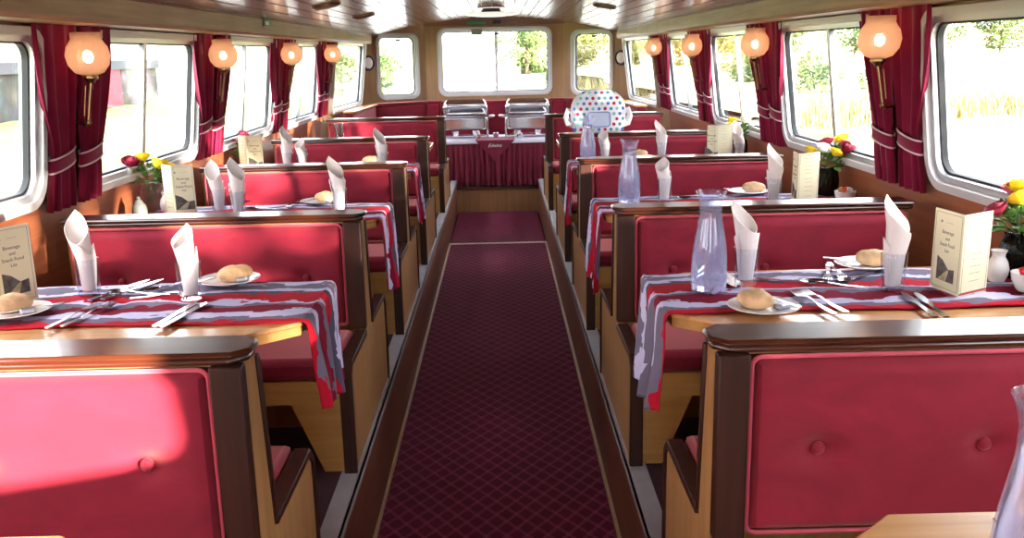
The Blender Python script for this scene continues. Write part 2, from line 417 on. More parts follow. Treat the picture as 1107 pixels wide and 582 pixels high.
# floors
struct('floor', G().box(-.43, .43, -1.6, 9.45, -.06, -.012), M['floorcarpet'])
for s, nm in ((-1, 'floor_left'), (1, 'floor_right')):
    g = G(); a, b = sorted((s*.43, s*1.62)); g.box(a, b, -1.6, 9.45, FLOOR-.05, FLOOR); struct(nm, g, M['floorcarpet'])
struct('floor_bow', G().box(-1.5, 1.5, 9.47, 10.75, .2, .25), M['floorcarpet'])
for i, s in enumerate((-1, 1)):
    a, b = sorted((s*.421, s*.44)); struct('trim_%d' % (i+1), G().box(a, b, -1.6, 9.45, -.05, FLOOR-.006), M['riser'])
    g = G(); a, b = sorted((s*.413, s*.475)); g.box(a, b, -1.6, 9.45, FLOOR+.001, FLOOR+.006)
    a, b = sorted((s*.413, s*.419)); g.box(a, b, -1.6, 9.45, FLOOR-.02, FLOOR+.006)
    struct('trim_%d' % (i+3), g, M['steel'])
    g = G(); a, b = sorted((s*.407, s*.42)); g.box(a, b, -1.6, 7.8, -.012, .006); struct('trim_%d' % (i+5), g, basic('edge_strip', srgb(186, 150, 110), .5))
struct('trim_7', G().box(-.419, .419, 7.80, 7.84, -.011, .007), basic('pale_threshold', srgb(214, 190, 176), .5))
struct('trim_8', G().box(-.60, .60, 9.45, 9.47, -.05, .235), M['panelwood'])
struct('trim_9', G().box(-.60, .60, 9.43, 9.50, .238, .262), M['darkwood'], bevel=.006)
tag(G().box(-.405, .405, -1.6, 7.795, -.011, .004).build('aisle_carpet', M['carpet']), 'long maroon lattice patterned carpet running along the sunken aisle', 'carpet')
tag(G().box(-.405, .405, 7.845, 9.445, -.011, .004).build('aisle_carpet', M['carpet']), 'short maroon carpet piece beyond the pale strip at the buffet step', 'carpet')

WIN = [(-1.31, -.09, 1.135, 1.715), (.27, 1.49, 1.135, 1.715), (1.85, 3.09, 1.135, 1.715), (3.44, 4.70, 1.12, 1.72), (5.02, 6.30, 1.11, 1.725), (6.62, 7.93, 1.10, 1.73)]
wn = [0]
def window(org, ux, vy, x0, x1, y0, y1, mull, latch=False):
    """one window: broad inner frame, rubber seal, sliding bar, pane, in a leaning plane"""
    wn[0] += 1
    mx = frame_matrix(org, ux, vy); cx, cy, w, h = (x0+x1)/2, (y0+y1)/2, x1-x0, y1-y0
    root = put('window_%d' % wn[0], holed(rrect(cx, cy, w, h, .10), [rrect(cx, cy, w-.054, h-.054, .08)], .05), M['frame_paint'], mx @ Matrix.Translation((0, 0, .012)), None, 'structure')
    put('window_frame', holed(rrect(cx, cy, w-.052, h-.052, .08), [rrect(cx, cy, w-.096, h-.096, .06)], .05), M['alu'], mx @ Matrix.Translation((0, 0, -.006)), root)
    put('seal', holed(rrect(cx, cy, w-.095, h-.095, .06), [rrect(cx, cy, w-.112, h-.112, .055)], .02), M['rubber'], mx @ Matrix.Translation((0, 0, -.008)), root)
    put('pane', holed(rrect(cx, cy, w-.096, h-.096, .06), [], .004), M['pane'], mx @ Matrix.Translation((0, 0, -.014)), root)
    if mull is not None:
        put('sliding_bar', holed(rrect(mull, cy, .032, h-.10, .003, 1), [], .024), M['alu'], mx @ Matrix.Translation((0, 0, -.002)), root)
    if latch:
        put('catch', holed(rrect(cx+.02, y1-.075, .05, .02, .004, 2), [], .02), M['black'], mx @ Matrix.Translation((0, 0, .004)), root)
    return root
COSA = math.cos(ALPHA)
for s, nm in ((-1, 'wall_left'), (1, 'wall_right')):
    # straight length, leaning inwards towards the top; local x = along y, local y = up the slope
    org = (s*1.515, 0, 1.13); vy = (-s*.128, 0, 1); ux = (0, 1, 0)
    if s > 0: ux = (0, -1, 0)         # so that the plate's normal points into the cabin
    d = -1 if s > 0 else 1
    Z = lambda z: (z-1.13)/COSA
    holes = [rrect(d*(a+b)/2, (Z(c)+Z(e))/2, b-a-.03, Z(e)-Z(c)-.03, .085) for a, b, c, e in WIN]
    outer = [(d*-1.6, Z(.25)), (d*8.2, Z(.25)), (d*8.2, Z(1.86)), (d*-1.6, Z(1.86))]
    mx = frame_matrix(org, ux, vy)
    w = put(nm, holed(outer, holes, .04), M['sidewood'], mx @ Matrix.Translation((0, 0, -.02)), None, 'structure')
    for a, b, c, e in WIN: window(org, ux, vy, *sorted((d*a, d*b)), Z(c), Z(e), d*(a+.46*(b-a)))
    # tapering bow length
    p0 = Vector((s*1.515, 8.2, 1.13)); p1 = Vector((s*1.44, 10.25, 1.13)); L = (p1-p0).length
    ux2 = (p1-p0).normalized()
    if s > 0: ux2 = -ux2
    mx = frame_matrix(p0, ux2, vy)
    o1 = [(0, Z(.2)), (d*L, Z(.2)), (d*L, Z(1.9)), (0, Z(1.9))]
    a, b, c, e = .28, 1.80, 1.085, 1.75
    put(nm+'_bow', holed(o1, [rrect(d*(a+b)/2, (Z(c)+Z(e))/2, b-a-.03, Z(e)-Z(c)-.03, .085)], .04), M['endwood'], mx @ Matrix.Translation((0, 0, -.02)), None, 'structure')
    window(p0, ux2, vy, *sorted((d*a, d*b)), Z(c), Z(e), None)
    # angled bow facet
    q0 = Vector((s*1.385, 10.22, 1.13)); q1 = Vector((s*.775, 10.62, 1.13)); L = (q1-q0).length; ux3 = (q1-q0).normalized()
    if s > 0: ux3 = -ux3
    mx = frame_matrix(q0, ux3, (0, 0, 1))
    a, b, c, e = .11, .63, 1.125, 1.835
    put('wall_bow_left' if s < 0 else 'wall_bow_right', holed([(d*-.08, -.93), (d*(L+.03), -.93), (d*(L+.03), .9), (d*-.08, .9)], [rrect(d*(a+b)/2, (c+e)/2-1.13, b-a-.03, e-c-.03, .085)], .04), M['endwood'], mx @ Matrix.Translation((0, 0, -.02)), None, 'structure')
    window(q0, ux3, (0, 0, 1), *sorted((d*a, d*b)), c-1.13, e-1.13, None, True)
# centre bow panel
mx = frame_matrix((0, 10.62, 1.13), (1, 0, 0), (0, 0, 1))
put('wall_front', holed([(-.78, -.93), (.78, -.93), (.78, .9), (-.78, .9)], [rrect(0, .375, 1.25, .70, .085)], .04), M['endwood'], mx @ Matrix.Translation((0, 0, -.02)), None, 'structure')
window((0, 10.62, 1.13), (1, 0, 0), (0, 0, 1), -.64, .64, 0.005, .755, .015, True)
# beam under the roof over the bow windows
struct('trim_10', G().prism([(-.78, 1.905), (.78, 1.905), (.78, 2.04), (-.78, 2.04)], 1, 10.57, 10.60), wood('beam_wood', srgb(110, 62, 42), srgb(140, 84, 56), 0, .4, .2))
# rear wall, behind the camera, with a doorway window
put('wall_rear', holed([(-1.7, .0), (1.7, 0), (1.7, 2.1), (-1.7, 2.1)], [rrect(0, 1.2, .95, 1.4, .06)], .04), M['endwood'], frame_matrix((0, -1.62, -.1), (-1, 0, 0), (0, 0, 1)), None, 'structure')

# ceiling of varnished planks
def cz(x): return 1.985-.185*(x/1.3)**2
g = G(); n = 30; W = 2.66/n
for i in range(n):
    x0 = -1.33+i*W+.0045; x1 = x0+W-.009
    a, b = (x0, cz(x0)), (x1, cz(x1))
    g.prism([a, b, (b[0], b[1]+.012), (a[0], a[1]+.012)], 1, -1.6, 10.62)
def back(u, v):
    x = -1.5+3*u; return (x, -1.65+12.4*v, cz(x)+.0075)
g.grid(back, 30, 1, 1)
g.grid(lambda u, v: (-1.55+3.1*u, -1.65+12.4*v, cz(-1.55+3.1*u)+.03), 30, 1, 1)
ceil_ = struct('ceiling', g, [M['ceilwood'], M['groove']])
# cornice boxes
for i, s in enumerate((-1, 1)):
    g = G()
    st = [(-1.6, 1.265, 1.47), (8.1, 1.265, 1.47), (9.2, 1.285, 1.44), (10.1, 1.30, 1.42)]
    def prof(y, xi, xo):
        return [(s*xi, y, 1.735), (s*(xi+.012), y, 1.722), (s*xo, y, 1.722), (s*xo, y, 1.86), (s*xi, y, 1.86)]
    vs = [p for a in st for p in prof(*a)]
    fs = [(k*5+j, k*5+(j+1) % 5, (k+1)*5+(j+1) % 5, (k+1)*5+j) for k in range(3) for j in range(5)]+[(0, 1, 2, 3, 4), (15, 16, 17, 18, 19)]
    g.add(vs, fs); struct('trim_%d' % (11+i), g, M['cornice'])
# small fittings on the shell
tag(G().prism([(-.30, 1.915), (-.10, 1.915), (-.10, 1.945), (-.30, 1.945)], 1, 10.555, 10.568).build('exit_sign', M['green_sign']), 'small green strip sign on the beam above the front window', 'sign')
tag(G().box(-.255, -.135, 10.575, 10.58, 1.80, 1.865).build('window_sticker', M['label_grey']), 'small grey square sticker at the top of the front window', 'sticker')
g = G().box(-.015, .075, 10.55, 10.568, 1.915, 1.955); g.tube([(.03, 10.55, 1.935), (.03, 10.52, 1.935)], .012)
tag(g.build('cable_clip', M['black']), 'small black clip fixed to the beam above the front window', 'clip')
g = G().box(-1.262, -1.256, 5.35, 5.53, 1.775, 1.808, 0).box(-1.2555, -1.2545, 5.37, 5.44, 1.782, 1.80, 1)
tag(g.build('safety_sign', [M['green_sign'], M['white_paint']]), 'tiny green and white safety sign on the left cornice', 'sign')
for (x, y, l) in ((-.93, 5.5, 'nearer dark round ceiling vent left of the aisle'), (-.93, 7.0, 'farther dark round ceiling vent left of the aisle'), (.80, 6.8, 'dark round ceiling vent right of the aisle')):
    t = thing('ceiling_vent', (x, y, cz(x)-.012), l, 'vent', 'round ceiling vents')
    t.rotation_euler = (0, -math.copysign(math.atan(2*.185*abs(x)/1.69), -x), 0)
    G().lathe([(.062, .0), (.075, -.006), (.085, .0), (.085, .008)], 28).build('rim', M['brass'], t)
    G().lathe([(0, -.002), (.06, -.002), (.06, .006)], 28).build('grille', M['black'], t)
t = thing('ceiling_lamp', (-.01, 7.9, 1.905), 'white dish ceiling lamp over the aisle near the bow', 'lamp')
G().lathe([(0, -.012), (.10, -.01), (.2, 0), (.235, .012), (.235, .018), (.19, .012), (.0, .006)], 40).build('shade', basic('lit_opal_shade', srgb(238, 234, 226), .4, emit=(1, .95, .86), estr=.35), t)
G().lathe([(.075, .006), (.085, .02), (.075, .05)], 28).build('neck', M['black'], t)
G().lathe([(.11, .052), (.12, .06), (.11, .076)], 28).build('ceiling_plate', M['chrome'], t)

# ---------------------------------------------------------------- double bench
BLX = .985    # bench length from its aisle end
def cushion(lx0, lx1, z0, z1, y0, depth, sgn, btn=()):
    """buttoned upright cushion; face bulges to y0 + sgn*depth"""
    g = G(); nu, nv = 56, 26
    def P(u, v):
        x = lx0+(lx1-lx0)*u; z = z0+(z1-z0)*v
        eu = min(u, 1-u)*(lx1-lx0); ev = min(v, 1-v)*(z1-z0); e = min(eu, ev)
        k = 1-max(0, 1-e/.03)**2.2
        h = depth*k
        for bx, bz in btn:
            d = math.hypot(x-bx, (z-bz)*1.1); h -= .02*math.exp(-(d/.035)**2)+.006*math.exp(-abs(z-bz)/.012)*math.exp(-abs(x-bx)/.09)
        return (x, y0+sgn*h, z)
    g.grid(P, nu, nv)
    n = nu+1; m = nv+1
    rim = [i for i in range(n)]+[(j*n+nu) for j in range(1, m)]+[(nv*n+i) for i in range(nu-1, -1, -1)]+[j*n for j in range(nv-1, 0, -1)]
    b = len(g.v); g.v += [(g.v[i][0], y0-sgn*.006, g.v[i][2]) for i in rim]
    for k in range(len(rim)):
        k2 = (k+1) % len(rim); g.f.append((rim[k], rim[k2], b+k2, b+k)); g.m.append(0)
    g.f.append(tuple(b+k for k in range(len(rim)))); g.m.append(0)
    return g
def strip(path, w, x0, x1):
    """rectangular edging of width w following a yz polyline, extruded in x"""
    n = len(path); outp, inp = [], []
    for i in range(n):
        a = Vector(path[max(i-1, 0)]); b = Vector(path[i]); c = Vector(path[min(i+1, n-1)])
        d1 = (b-a).normalized() if i else (c-b).normalized(); d2 = (c-b).normalized() if i < n-1 else d1
        n1 = Vector((-d1.y, d1.x)); n2 = Vector((-d2.y, d2.x)); q = n1+n2; q = q/max(.2, q.length_squared)*2
        outp.append(b+q*w/2); inp.append(b-q*w/2)
    g = G()
    vs = [(x, p.x, p.y) for x in (x0, x1) for p in outp+inp]
    N2 = 2*n; fs = []
    for i in range(n-1):
        fs += [(i, i+1, n+i+1, n+i), (N2+i, N2+n+i, N2+n+i+1, N2+i+1), (i, N2+i, N2+i+1, i+1), (n+i, n+i+1, N2+n+i+1, N2+n+i)]
    fs += [(0, n, N2+n, N2), (n-1, N2+n-1, N2+2*n-1, 2*n-1)]
    return g.add(vs, fs)
prof = [(-.375, .0), (-.375, .318), (-.345, .345), (-.02, .345), (.0, .735), (.075, .735), (.115, .345), (.445, .345), (.475, .318), (.475, 0)]
BTN = [(.19, .545), (.50, .545), (.81, .545)]
def make_bench(mir, label):
    sg = -1 if mir else 1
    t = thing('double_bench', (0, 0, 0), label, 'bench', 'back to back red benches')
    def b(g, nm, mats, par=t, **k): return g.build(nm, mats, par, mirror=mir, **k)
    b(G().prism(prof, 0, .0, .026), 'end_panel', M['panelwood'])
    b(strip([(-.382, .0), (-.382, .322), (-.350, .354), (-.034, .354)], .02, -.006, .034), 'edge_trim', M['darkwood_z'], bevel=.003)
    b(strip([(.083, .722), (.122, .356)], .018, -.006, .034), 'edge_trim', M['darkwood_z'], bevel=.003)
    b(strip([(.122, .354), (.449, .354), (.482, .322), (.482, 0)], .02, -.006, .034), 'edge_trim', M['darkwood_z'], bevel=.003)
    b(G().box(.027, .985, .005, .07, .0, .73), 'back_board', M['panelwood'])
    b(G().box(-.003, .056, -.030, .004, .366, .734), 'post', M['darkwood_z'], bevel=.004)
    g = G()
    def cap(x0, x1, y0, y1, z0, z1, c):
        return g.prism([(x0+c, y0), (x1, y0), (x1, y1), (x0+c, y1), (x0, y1-c), (x0, y0+c)], 2, z0, z1)
    cap(-.016, .99, -.026, .088, .748, .760, .03); cap(-.010, .99, -.020, .082, .734, .748, .028)
    b(g, 'cap_rail', M['darkwood'], bevel=.006)
    c = b(cushion(.062, .965, .375, .725, .004, .034, -1, BTN), 'back_cushion', M['velvet'])
    for x, z in BTN: b(G().ball((x, -.014, z), .013, .008, .013, 14, 8), 'button', M['velvet'], c)
    rr = rrect(.5135, .55, .903, .35, .018, 4)
    b(G().tube([(x, -.012, z) for x, z in rr], .0045, 6, closed=True), 'piping', M['piping'], c)
    c = b(cushion(.04, .965, .385, .725, .071, .034, 1, BTN), 'back_cushion', M['velvet'])
    for x, z in BTN: b(G().ball((x, .089, z), .013, .008, .013, 14, 8), 'button', M['velvet'], c)
    for s, y0, y1 in ((-1, -.372, -.036), (1, .128, .472)):
        b(G().box(.036, .965, y0, y1, .302, .372), 'seat_cushion', M['velvet'], bevel=.022)
        ya, yb = (y0+.008, y0+.026) if s < 0 else (y1-.026, y1-.008)
        b(G().box(.027, .975, ya, yb, .225, .300), 'seat_rail', M['railwood'])
        b(G().prism([(.027, .0), (.10, .0), (.19, .224), (.027, .224)], 1, ya+.002, yb-.002), 'support_board', M['railwood'])
    return t
ORD = ['nearest', 'second', 'third', 'fourth', 'farthest']
DB = [1.60, 3.055, 4.51, 5.96, 7.87]
bench = {}
for s in (1, -1):
    side = 'right' if s > 0 else 'left'
    proto = make_bench(s < 0, 'x')
    for i, D in enumerate(DB):
        o = proto if i == 0 else dup(proto)
        o.location = (s*XE, D, FLOOR)
        o['label'] = ['%s red buttoned bench %s of the aisle, its seat back filling the lower %s corner' % (ORD[0], side, side),
                      'second red bench back %s of the aisle, behind the nearest laid table' % side,
                      'third red bench back %s of the aisle, beyond two laid tables' % side,
                      'fourth red bench back %s of the aisle, one before the last' % side,
                      'farthest red bench %s of the aisle, beside the buffet' % side][i]

# bow seat along the front walls
for s, side in ((-1, 'left'), (1, 'right')):
    t = thing('bow_seat', (0, 0, 0), 'red upholstered corner bench under the angled bow window, %s of the buffet' % side, 'bench', 'bow corner benches')
    pts = [(s*1.42, 8.75), (s*1.36, 10.12), (s*.80, 10.50), (s*.62, 10.52)]
    inn = [(s*1.33, 8.75), (s*1.28, 10.05), (s*.77, 10.42), (s*.62, 10.44)]
    for k in range(3):
        a, b_, c, d = pts[k], pts[k+1], inn[k+1], inn[k]
        G().prism([a, b_, c, d], 2, .62, 1.075).build('back_cushion', M['velvet'], t, bevel=.02)
        G().prism([a, b_, (c[0]-s*.02, c[1]-.0), (d[0]-s*.02, d[1]-.0)], 2, 1.077, 1.10).build('cap_rail', M['tabletop'] if k == 0 else M['velvet'], t, bevel=.006)
    sx = [(s*1.42, 8.75), (s*1.36, 10.12), (s*.80, 10.50), (s*.80, 9.95), (s*.95, 8.75)]
    G().prism(sx, 2, .54, .615).build('seat_cushion', M['velvet'], t, bevel=.02)
    G().prism([(x*.99, y) for x, y in sx], 2, .252, .538).build('seat_base', M['panelwood'], t)
tag(G().box(-.61, .61, 10.44, 10.52, .62, 1.09).build('centre_backrest', M['velvet'], bevel=.02), 'red padded panel under the front window behind the buffet dishes', 'backrest')
# ---------------------------------------------------------------- tables, runners
TX0, TX1 = .452, 1.50
def make_table(mir):
    t = thing('dining_table', (0, 0, 0), 'x', 'table', 'fixed dining tables')
    c = .115
    poly = [(0, -.265+c*.9), (c, -.265), (1.048, -.265), (1.048, .265), (c, .265), (0, .265-c*.9)]
    G().prism(poly, 2, -.012, .0).build('tabletop', M['tabletop'], t, bevel=.004, mirror=mir)
    G().prism([(x+.004 if x < .5 else x-.004, y*.99) for x, y in poly], 2, -.034, -.0125).build('edge_band', M['railwood'], t, mirror=mir)
    G().lathe([(.034, -.60), (.034, -.036)], 20, (.62, 0, 0)).build('pedestal', M['steel'], t, mirror=mir)
    G().lathe([(.15, -.638), (.15, -.63), (.05, -.605), (.034, -.60)], 28, (.62, 0, 0)).build('foot', M['steel'], t, mirror=mir)
    return t
DT = [.895, 2.34, 3.78, 5.24, 6.70]
RLAB = ['', 'nearest fully visible', 'second', 'third', 'fourth']
for s in (1, -1):
    side = 'right' if s > 0 else 'left'
    proto = make_table(s < 0)
    for i, D in enumerate(DT):
        o = proto if i == 0 else dup(proto)
        o.location = (s*TX0, D, TOP)
        o['label'] = ['oak table corner cut off by the bottom %s edge of the photo' % side,
                      'oak table between the nearest and second benches %s of the aisle' % side,
                      'oak table between the second and third benches %s of the aisle' % side,
                      'oak table between the third and fourth benches %s of the aisle' % side,
                      'oak table between the last two benches %s of the aisle' % side][i]
def runner(s, D, w0, w1, hang, label, seed):
    """cloth along the table, falling over its aisle end"""
    g = G(); rr = random.Random(seed); ph = [rr.random()*6 for _ in range(6)]
    flat = .976; tot = flat+hang
    def P(u, v):
        L = u*tot; y = w0+(w1-w0)*v
        wob = .008*math.sin(9*L+ph[0])*(1-abs(2*v-1)*.2)
        if L < flat:
            x = TX1-.075-L; z = TOP+.0048+.0014*math.sin(23*L+ph[1]+5*v)+.0014*math.sin(40*y+ph[2])
            return (s*x, D+y+wob, z)
        h = L-flat; x = TX1-.075-flat
        q = min(1, h/.02)
        drop = max(0, h-.008)
        mid = (w0+w1)/2+.01
        sq = 1-.28*(drop/hang)**.8
        yy = mid+(y-mid)*sq+wob
        fold = .016*math.sin(v*19+ph[3]+drop*4)*(drop/hang)**.7+.010*math.sin(v*33+ph[4])*(drop/hang)
        x2 = x-.015*q-.010*(drop/hang)-max(-.008, fold)
        zz = TOP+.0055-drop-.02*(drop/hang)*math.sin(v*3+ph[5])
        return (s*x2, D+yy, zz)
    g.grid(P, 120, 40, uv=True)
    o = g.build('table_runner', M['runner'], smooth=True, solid=.0022)
    return tag(o, label, 'table runner', 'striped table runners')
runner(1, DT[1], -.185, .225, .28, 'striped red and lilac runner hanging off the front right table', 3)
runner(-1, DT[1], -.175, .235, .275, 'striped red and lilac runner hanging off the front left table', 5)
for s, side in ((1, 'right'), (-1, 'left')):
    runner(s, DT[2], -.19, .22, .34, 'striped runner on the second table %s of the aisle' % side, 11+s)
    runner(s, DT[3], -.19, .22, .32, 'striped runner on the third table %s of the aisle' % side, 21+s)
# ---------------------------------------------------------------- tableware
ZT = TOP+.0092      # on the runner
ZW = TOP+.0008      # on bare wood
def outline(pts):   # mirrored half outline (half width, y) -> closed polygon
    return [(w, y) for w, y in pts]+[(-w, y) for w, y in reversed(pts)]
def bent(poly, zf, th, nsub=1):
    """thin solid from an outline in strips across y"""
    g = G(); n = len(poly)//2; L = poly[:n]; Rr = poly[n:][::-1]
    vs, fs = [], []
    for (a, y), (b, _) in zip(L, Rr): 
        z = zf(y); vs += [(a, y, z+th), (b, y, z+th), (b, y, z), (a, y, z)]
    for i in range(n-1):
        for k in range(4): fs.append((i*4+k, i*4+(k+1) % 4, (i+1)*4+(k+1) % 4, (i+1)*4+k))
    fs += [(0, 1, 2, 3), ((n-1)*4+3, (n-1)*4+2, (n-1)*4+1, (n-1)*4)]
    return g.add(vs, fs)
hand = [(.004, -.10), (.0075, -.097), (.008, -.08), (.006, -.03), (.0038, .01), (.003, .03)]
zh = lambda y: .002+.006*math.exp(-((y-.03)/.03)**2)
def fork_me():
    g = bent(outline(hand+[(.004, .045), (.010, .058), (.0125, .066)]), zh, .0022)
    for k in range(4):
        x = -.0105+.007*k; 
        h = bent([(x+.0021, .064), (x+.0021, .085), (x+.0012, .115), (x-.0012, .115), (x-.0021, .085), (x-.0021, .064)], lambda y: .002+.003*max(0, (y-.085)/.03), .002)
        b = len(g.v); g.v += h.v; g.f += [tuple(b+i for i in f) for f in h.f]; g.m += h.m
    return g
def knife_me():
    return bent(outline([(.005, -.115), (.0085, -.112), (.0085, -.09), (.0065, -.02), (.006, .0), (.0065, .004), (.0095, .02), (.0105, .07), (.008, .105), (.002, .12)]), lambda y: .0012, .0032 )
def spoon_me():
    g = bent(outline([(w*.9, y) for w, y in hand]), zh, .0022)
    def P(u, v):
        a = 2*PI*u; r = v
        return (.018*r*math.cos(a), .058+.03*r*math.sin(a), .001+.0075*r*r+.001)
    g.grid(P, 20, 6, wrap=True)
    g.grid(lambda u, v: (.018*v*math.cos(2*PI*u), .058+.03*v*math.sin(2*PI*u), .0005+.0075*v*v), 20, 6, wrap=True)
    return g
ME = {'dinner_fork': fork_me().mesh('dinner_fork', M['cutlery']), 'table_knife': knife_me().mesh('table_knife', M['cutlery']), 'dessert_spoon': spoon_me().mesh('dessert_spoon', M['cutlery'])}
CATS = {'dinner_fork': 'fork', 'table_knife': 'knife', 'dessert_spoon': 'spoon'}
def cut(kind, x, y, ang, label, z=ZT, sc_=1.0, tilt=0):
    o = link(kind, ME[kind], None, 0, (x, y, z), (tilt, 0, math.radians(ang)))
    o.scale = (sc_,)*3
    return tag(o, label, CATS[kind], 'table cutlery')
plate_me = G().lathe([(0, 0), (.045, 0), (.05, .003), (.062, .006), (.086, .013), (.0875, .0145), (.085, .0155), (.06, .0085), (.048, .006), (0, .0055)], 48).mesh('side_plate', M['china'])
def roll_me(seed):
    rr = random.Random(seed); p = [rr.random()*6 for _ in range(4)]
    def fn(u, v): return 1+.05*math.sin(2*PI*u*2+p[0])*math.cos(PI*(v-.5))+.04*math.sin(2*PI*u*3+p[1]+v*5)
    g = G()
    def P(u, v):
        a = 2*PI*u; b = PI*(v-.5); k = fn(u, v)
        x, y, z = .049*k*math.cos(a)*math.cos(b), .031*k*math.sin(a)*math.cos(b), .026*k*math.sin(b)
        z -= .005*math.exp(-(y/.006)**2)*max(0, math.sin(b))*math.exp(-(x/.03)**4)
        return (x, y, max(z, -.019)+.019)
    return g.grid(P, 32, 20, wrap=True).mesh('bread_roll', M['crust'])
ROLL = [roll_me(k) for k in range(4)]
butter_me = G().prism(rrect(0, 0, .034, .026, .004, 3), 2, 0, .012).mesh('butter_pat', M['foil'])
def side_plate(x, y, where, rollang=30, rx=-.022, ry=.004, knife=True, kx=.03, ky=-.012, kang=48, kz=.0125, butter=True, z=ZT, k=0):
    tag(link('side_plate', plate_me, None, 0, (x, y, z)), 'white side plate %s' % where, 'plate', 'side plates')
    tag(link('bread_roll', ROLL[k % 4], None, 0, (x+rx, y+ry, z+.0085), (0, 0, math.radians(rollang))), 'small bread roll on the plate %s' % where, 'bread roll', 'bread rolls')
    if butter:
        tag(link('butter_pat', butter_me, None, .002, (x+.040, y-.018, z+.0095), (0, 0, .6)), 'foil wrapped butter pat on the plate %s' % where, 'butter', 'butter pats')
    if knife:
        o = cut('table_knife', x+kx, y+ky, kang, 'butter knife laid across the plate %s' % where, z+kz+.0040, .74, 0)
def tumbler_me():
    return G().lathe([(0, 0), (.027, 0), (.0285, .002), (.034, .10), (.0335, .101), (.0322, .10), (.0272, .012), (.0, .0105)], 36).mesh('water_tumbler', M['glass'])
TUM = tumbler_me()
def napkin_me(seed, tall=.185, wide=1.0, slant=.085, th0=2.6, sx=.0):
    """linen rolled into a cone with a slanted, pointed top; the outer turn ends lower as a collar"""
    rr = random.Random(seed); ph = [rr.random()*6 for _ in range(5)]
    turns = 1.72; g = G(); F = 1/turns
    def P(u, v):
        a = th0+2*PI*turns*(u-F*.5)
        w_ = 1-abs(((a-th0+PI) % (2*PI))-PI)/PI
        top = tall-slant*.5+slant*(w_**1.35)
        if u > F: 
            q = min(1, (u-F)/.05); top = top*(1-q)+(.128+.012*math.sin(3*a+ph[4]))*q
        z = .013+v*(top-.013)
        fl = min(1, z/.10); ex = max(0, (z-.095)/.14)
        r = .0185+.0070*fl+.017*wide*ex+.0042*min(1, max(0, (u-F*.9)/.1))*fl
        r *= 1-.13*(1-u)*(u < F)
        r *= 1+.07*math.sin(2*a+ph[0]+7*z)*min(1, ex+.1)+.03*math.sin(70*z+ph[1]+2*a)*min(1, ex*2)
        r *= .9+.1*min(1, ex)
        x, y = r*math.cos(a), r*(1-.32*min(1, ex))*math.sin(a)
        x += sx*ex; y += .008*ex*math.cos(ph[3])
        return (x, y, z)
    return g.grid(P, 110, 34).mesh('folded_napkin', M['napkin'])
NAP = [napkin_me(1, th0=2.3, sx=-.008), napkin_me(2, .20, 1.1, .095, 2.5, .012), napkin_me(4, .172, .95, .06, 1.0, -.022), napkin_me(9, .188, 1.05, .085, 1.6, -.026)]
def napkin_glass(x, y, where, k, rz=0, lean=(0, 0), z=ZT, tall=1):
    tag(link('water_tumbler', TUM, None, 0, (x, y, z)), 'clear tumbler holding the napkin %s' % where, 'glass', 'tumblers with napkins')
    o = link('folded_napkin', NAP[k % 4], None, 0, (x, y, z), (lean[0], lean[1], rz)); o.scale = (1, 1, tall)
    k_ = o.modifiers.new('solid', 'SOLIDIFY'); k_.thickness = .0016; k_.offset = 0
    tag(o, 'white napkin %s' % where, 'napkin', 'rolled napkins in tumblers')
CP = [(.041, 0), (.0455, .004), (.0465, .03), (.0455, .09), (.042, .125), (.036, .16), (.031, .19), (.0295, .205), (.0295, .228), (.032, .243), (.0395, .262)]
def carafe(x, y, label, rz=0, z=ZT):
    t = thing('water_carafe', (x, y, z), label, 'carafe', 'water carafes', rz)
    inner = [(max(0, r-.0028), max(.006, q)) for r, q in CP]
    G().lathe([(0, 0)]+CP+[(.0402, .264), (.0385, .2645)]+inner[::-1][1:]+[(0, .006)], 48).build('glass_body', M['carafe'], t)
    w = [(r-.0033, max(.0065, q)) for r, q in CP if q < .206]
    G().lathe([(0, .0065)]+w+[(.0262, .212), (0, .212)], 40).build('water', M['water'], t)
    # oval mark embossed on the belly
    ring = []
    for k in range(28):
        a = 2*PI*k/28; zz = .082+.020*math.sin(a); th = -PI/2+.40*math.cos(a)
        ring.append((.0455*math.cos(th), .0455*math.sin(th), zz))
    G().tube(ring, .0009, 6, closed=True).build('embossed_mark', M['glass'], t)
    heart = []
    for k in range(24):
        a = 2*PI*k/24; hx = 16*math.sin(a)**3/17; hy = (13*math.cos(a)-5*math.cos(2*a)-2*math.cos(3*a)-math.cos(4*a))/17
        th = -PI/2+.22*hx; heart.append((.0456*math.cos(th), .0456*math.sin(th), .083+.011*hy))
    G().tube(heart, .0008, 6, closed=True).build('embossed_mark', M['glass'], t)
    return t
def text(body, size, parent, mat, mx, shear=0, ext=.00015, align='CENTER', name='lettering'):
    cu = bpy.data.curves.new('lettering', 'FONT'); cu.body = body; cu.size = size; cu.align_x = align; cu.extrude = ext; cu.shear = shear; cu.resolution_u = 2
    o = bpy.data.objects.new('lettering', cu); COL.objects.link(o)
    dg = bpy.context.evaluated_depsgraph_get(); me = bpy.data.meshes.new_from_object(o.evaluated_get(dg)); bpy.data.objects.remove(o); bpy.data.curves.remove(cu)
    me.materials.clear(); me.materials.append(mat); me.transform(mx)
    return link(name, me, parent)
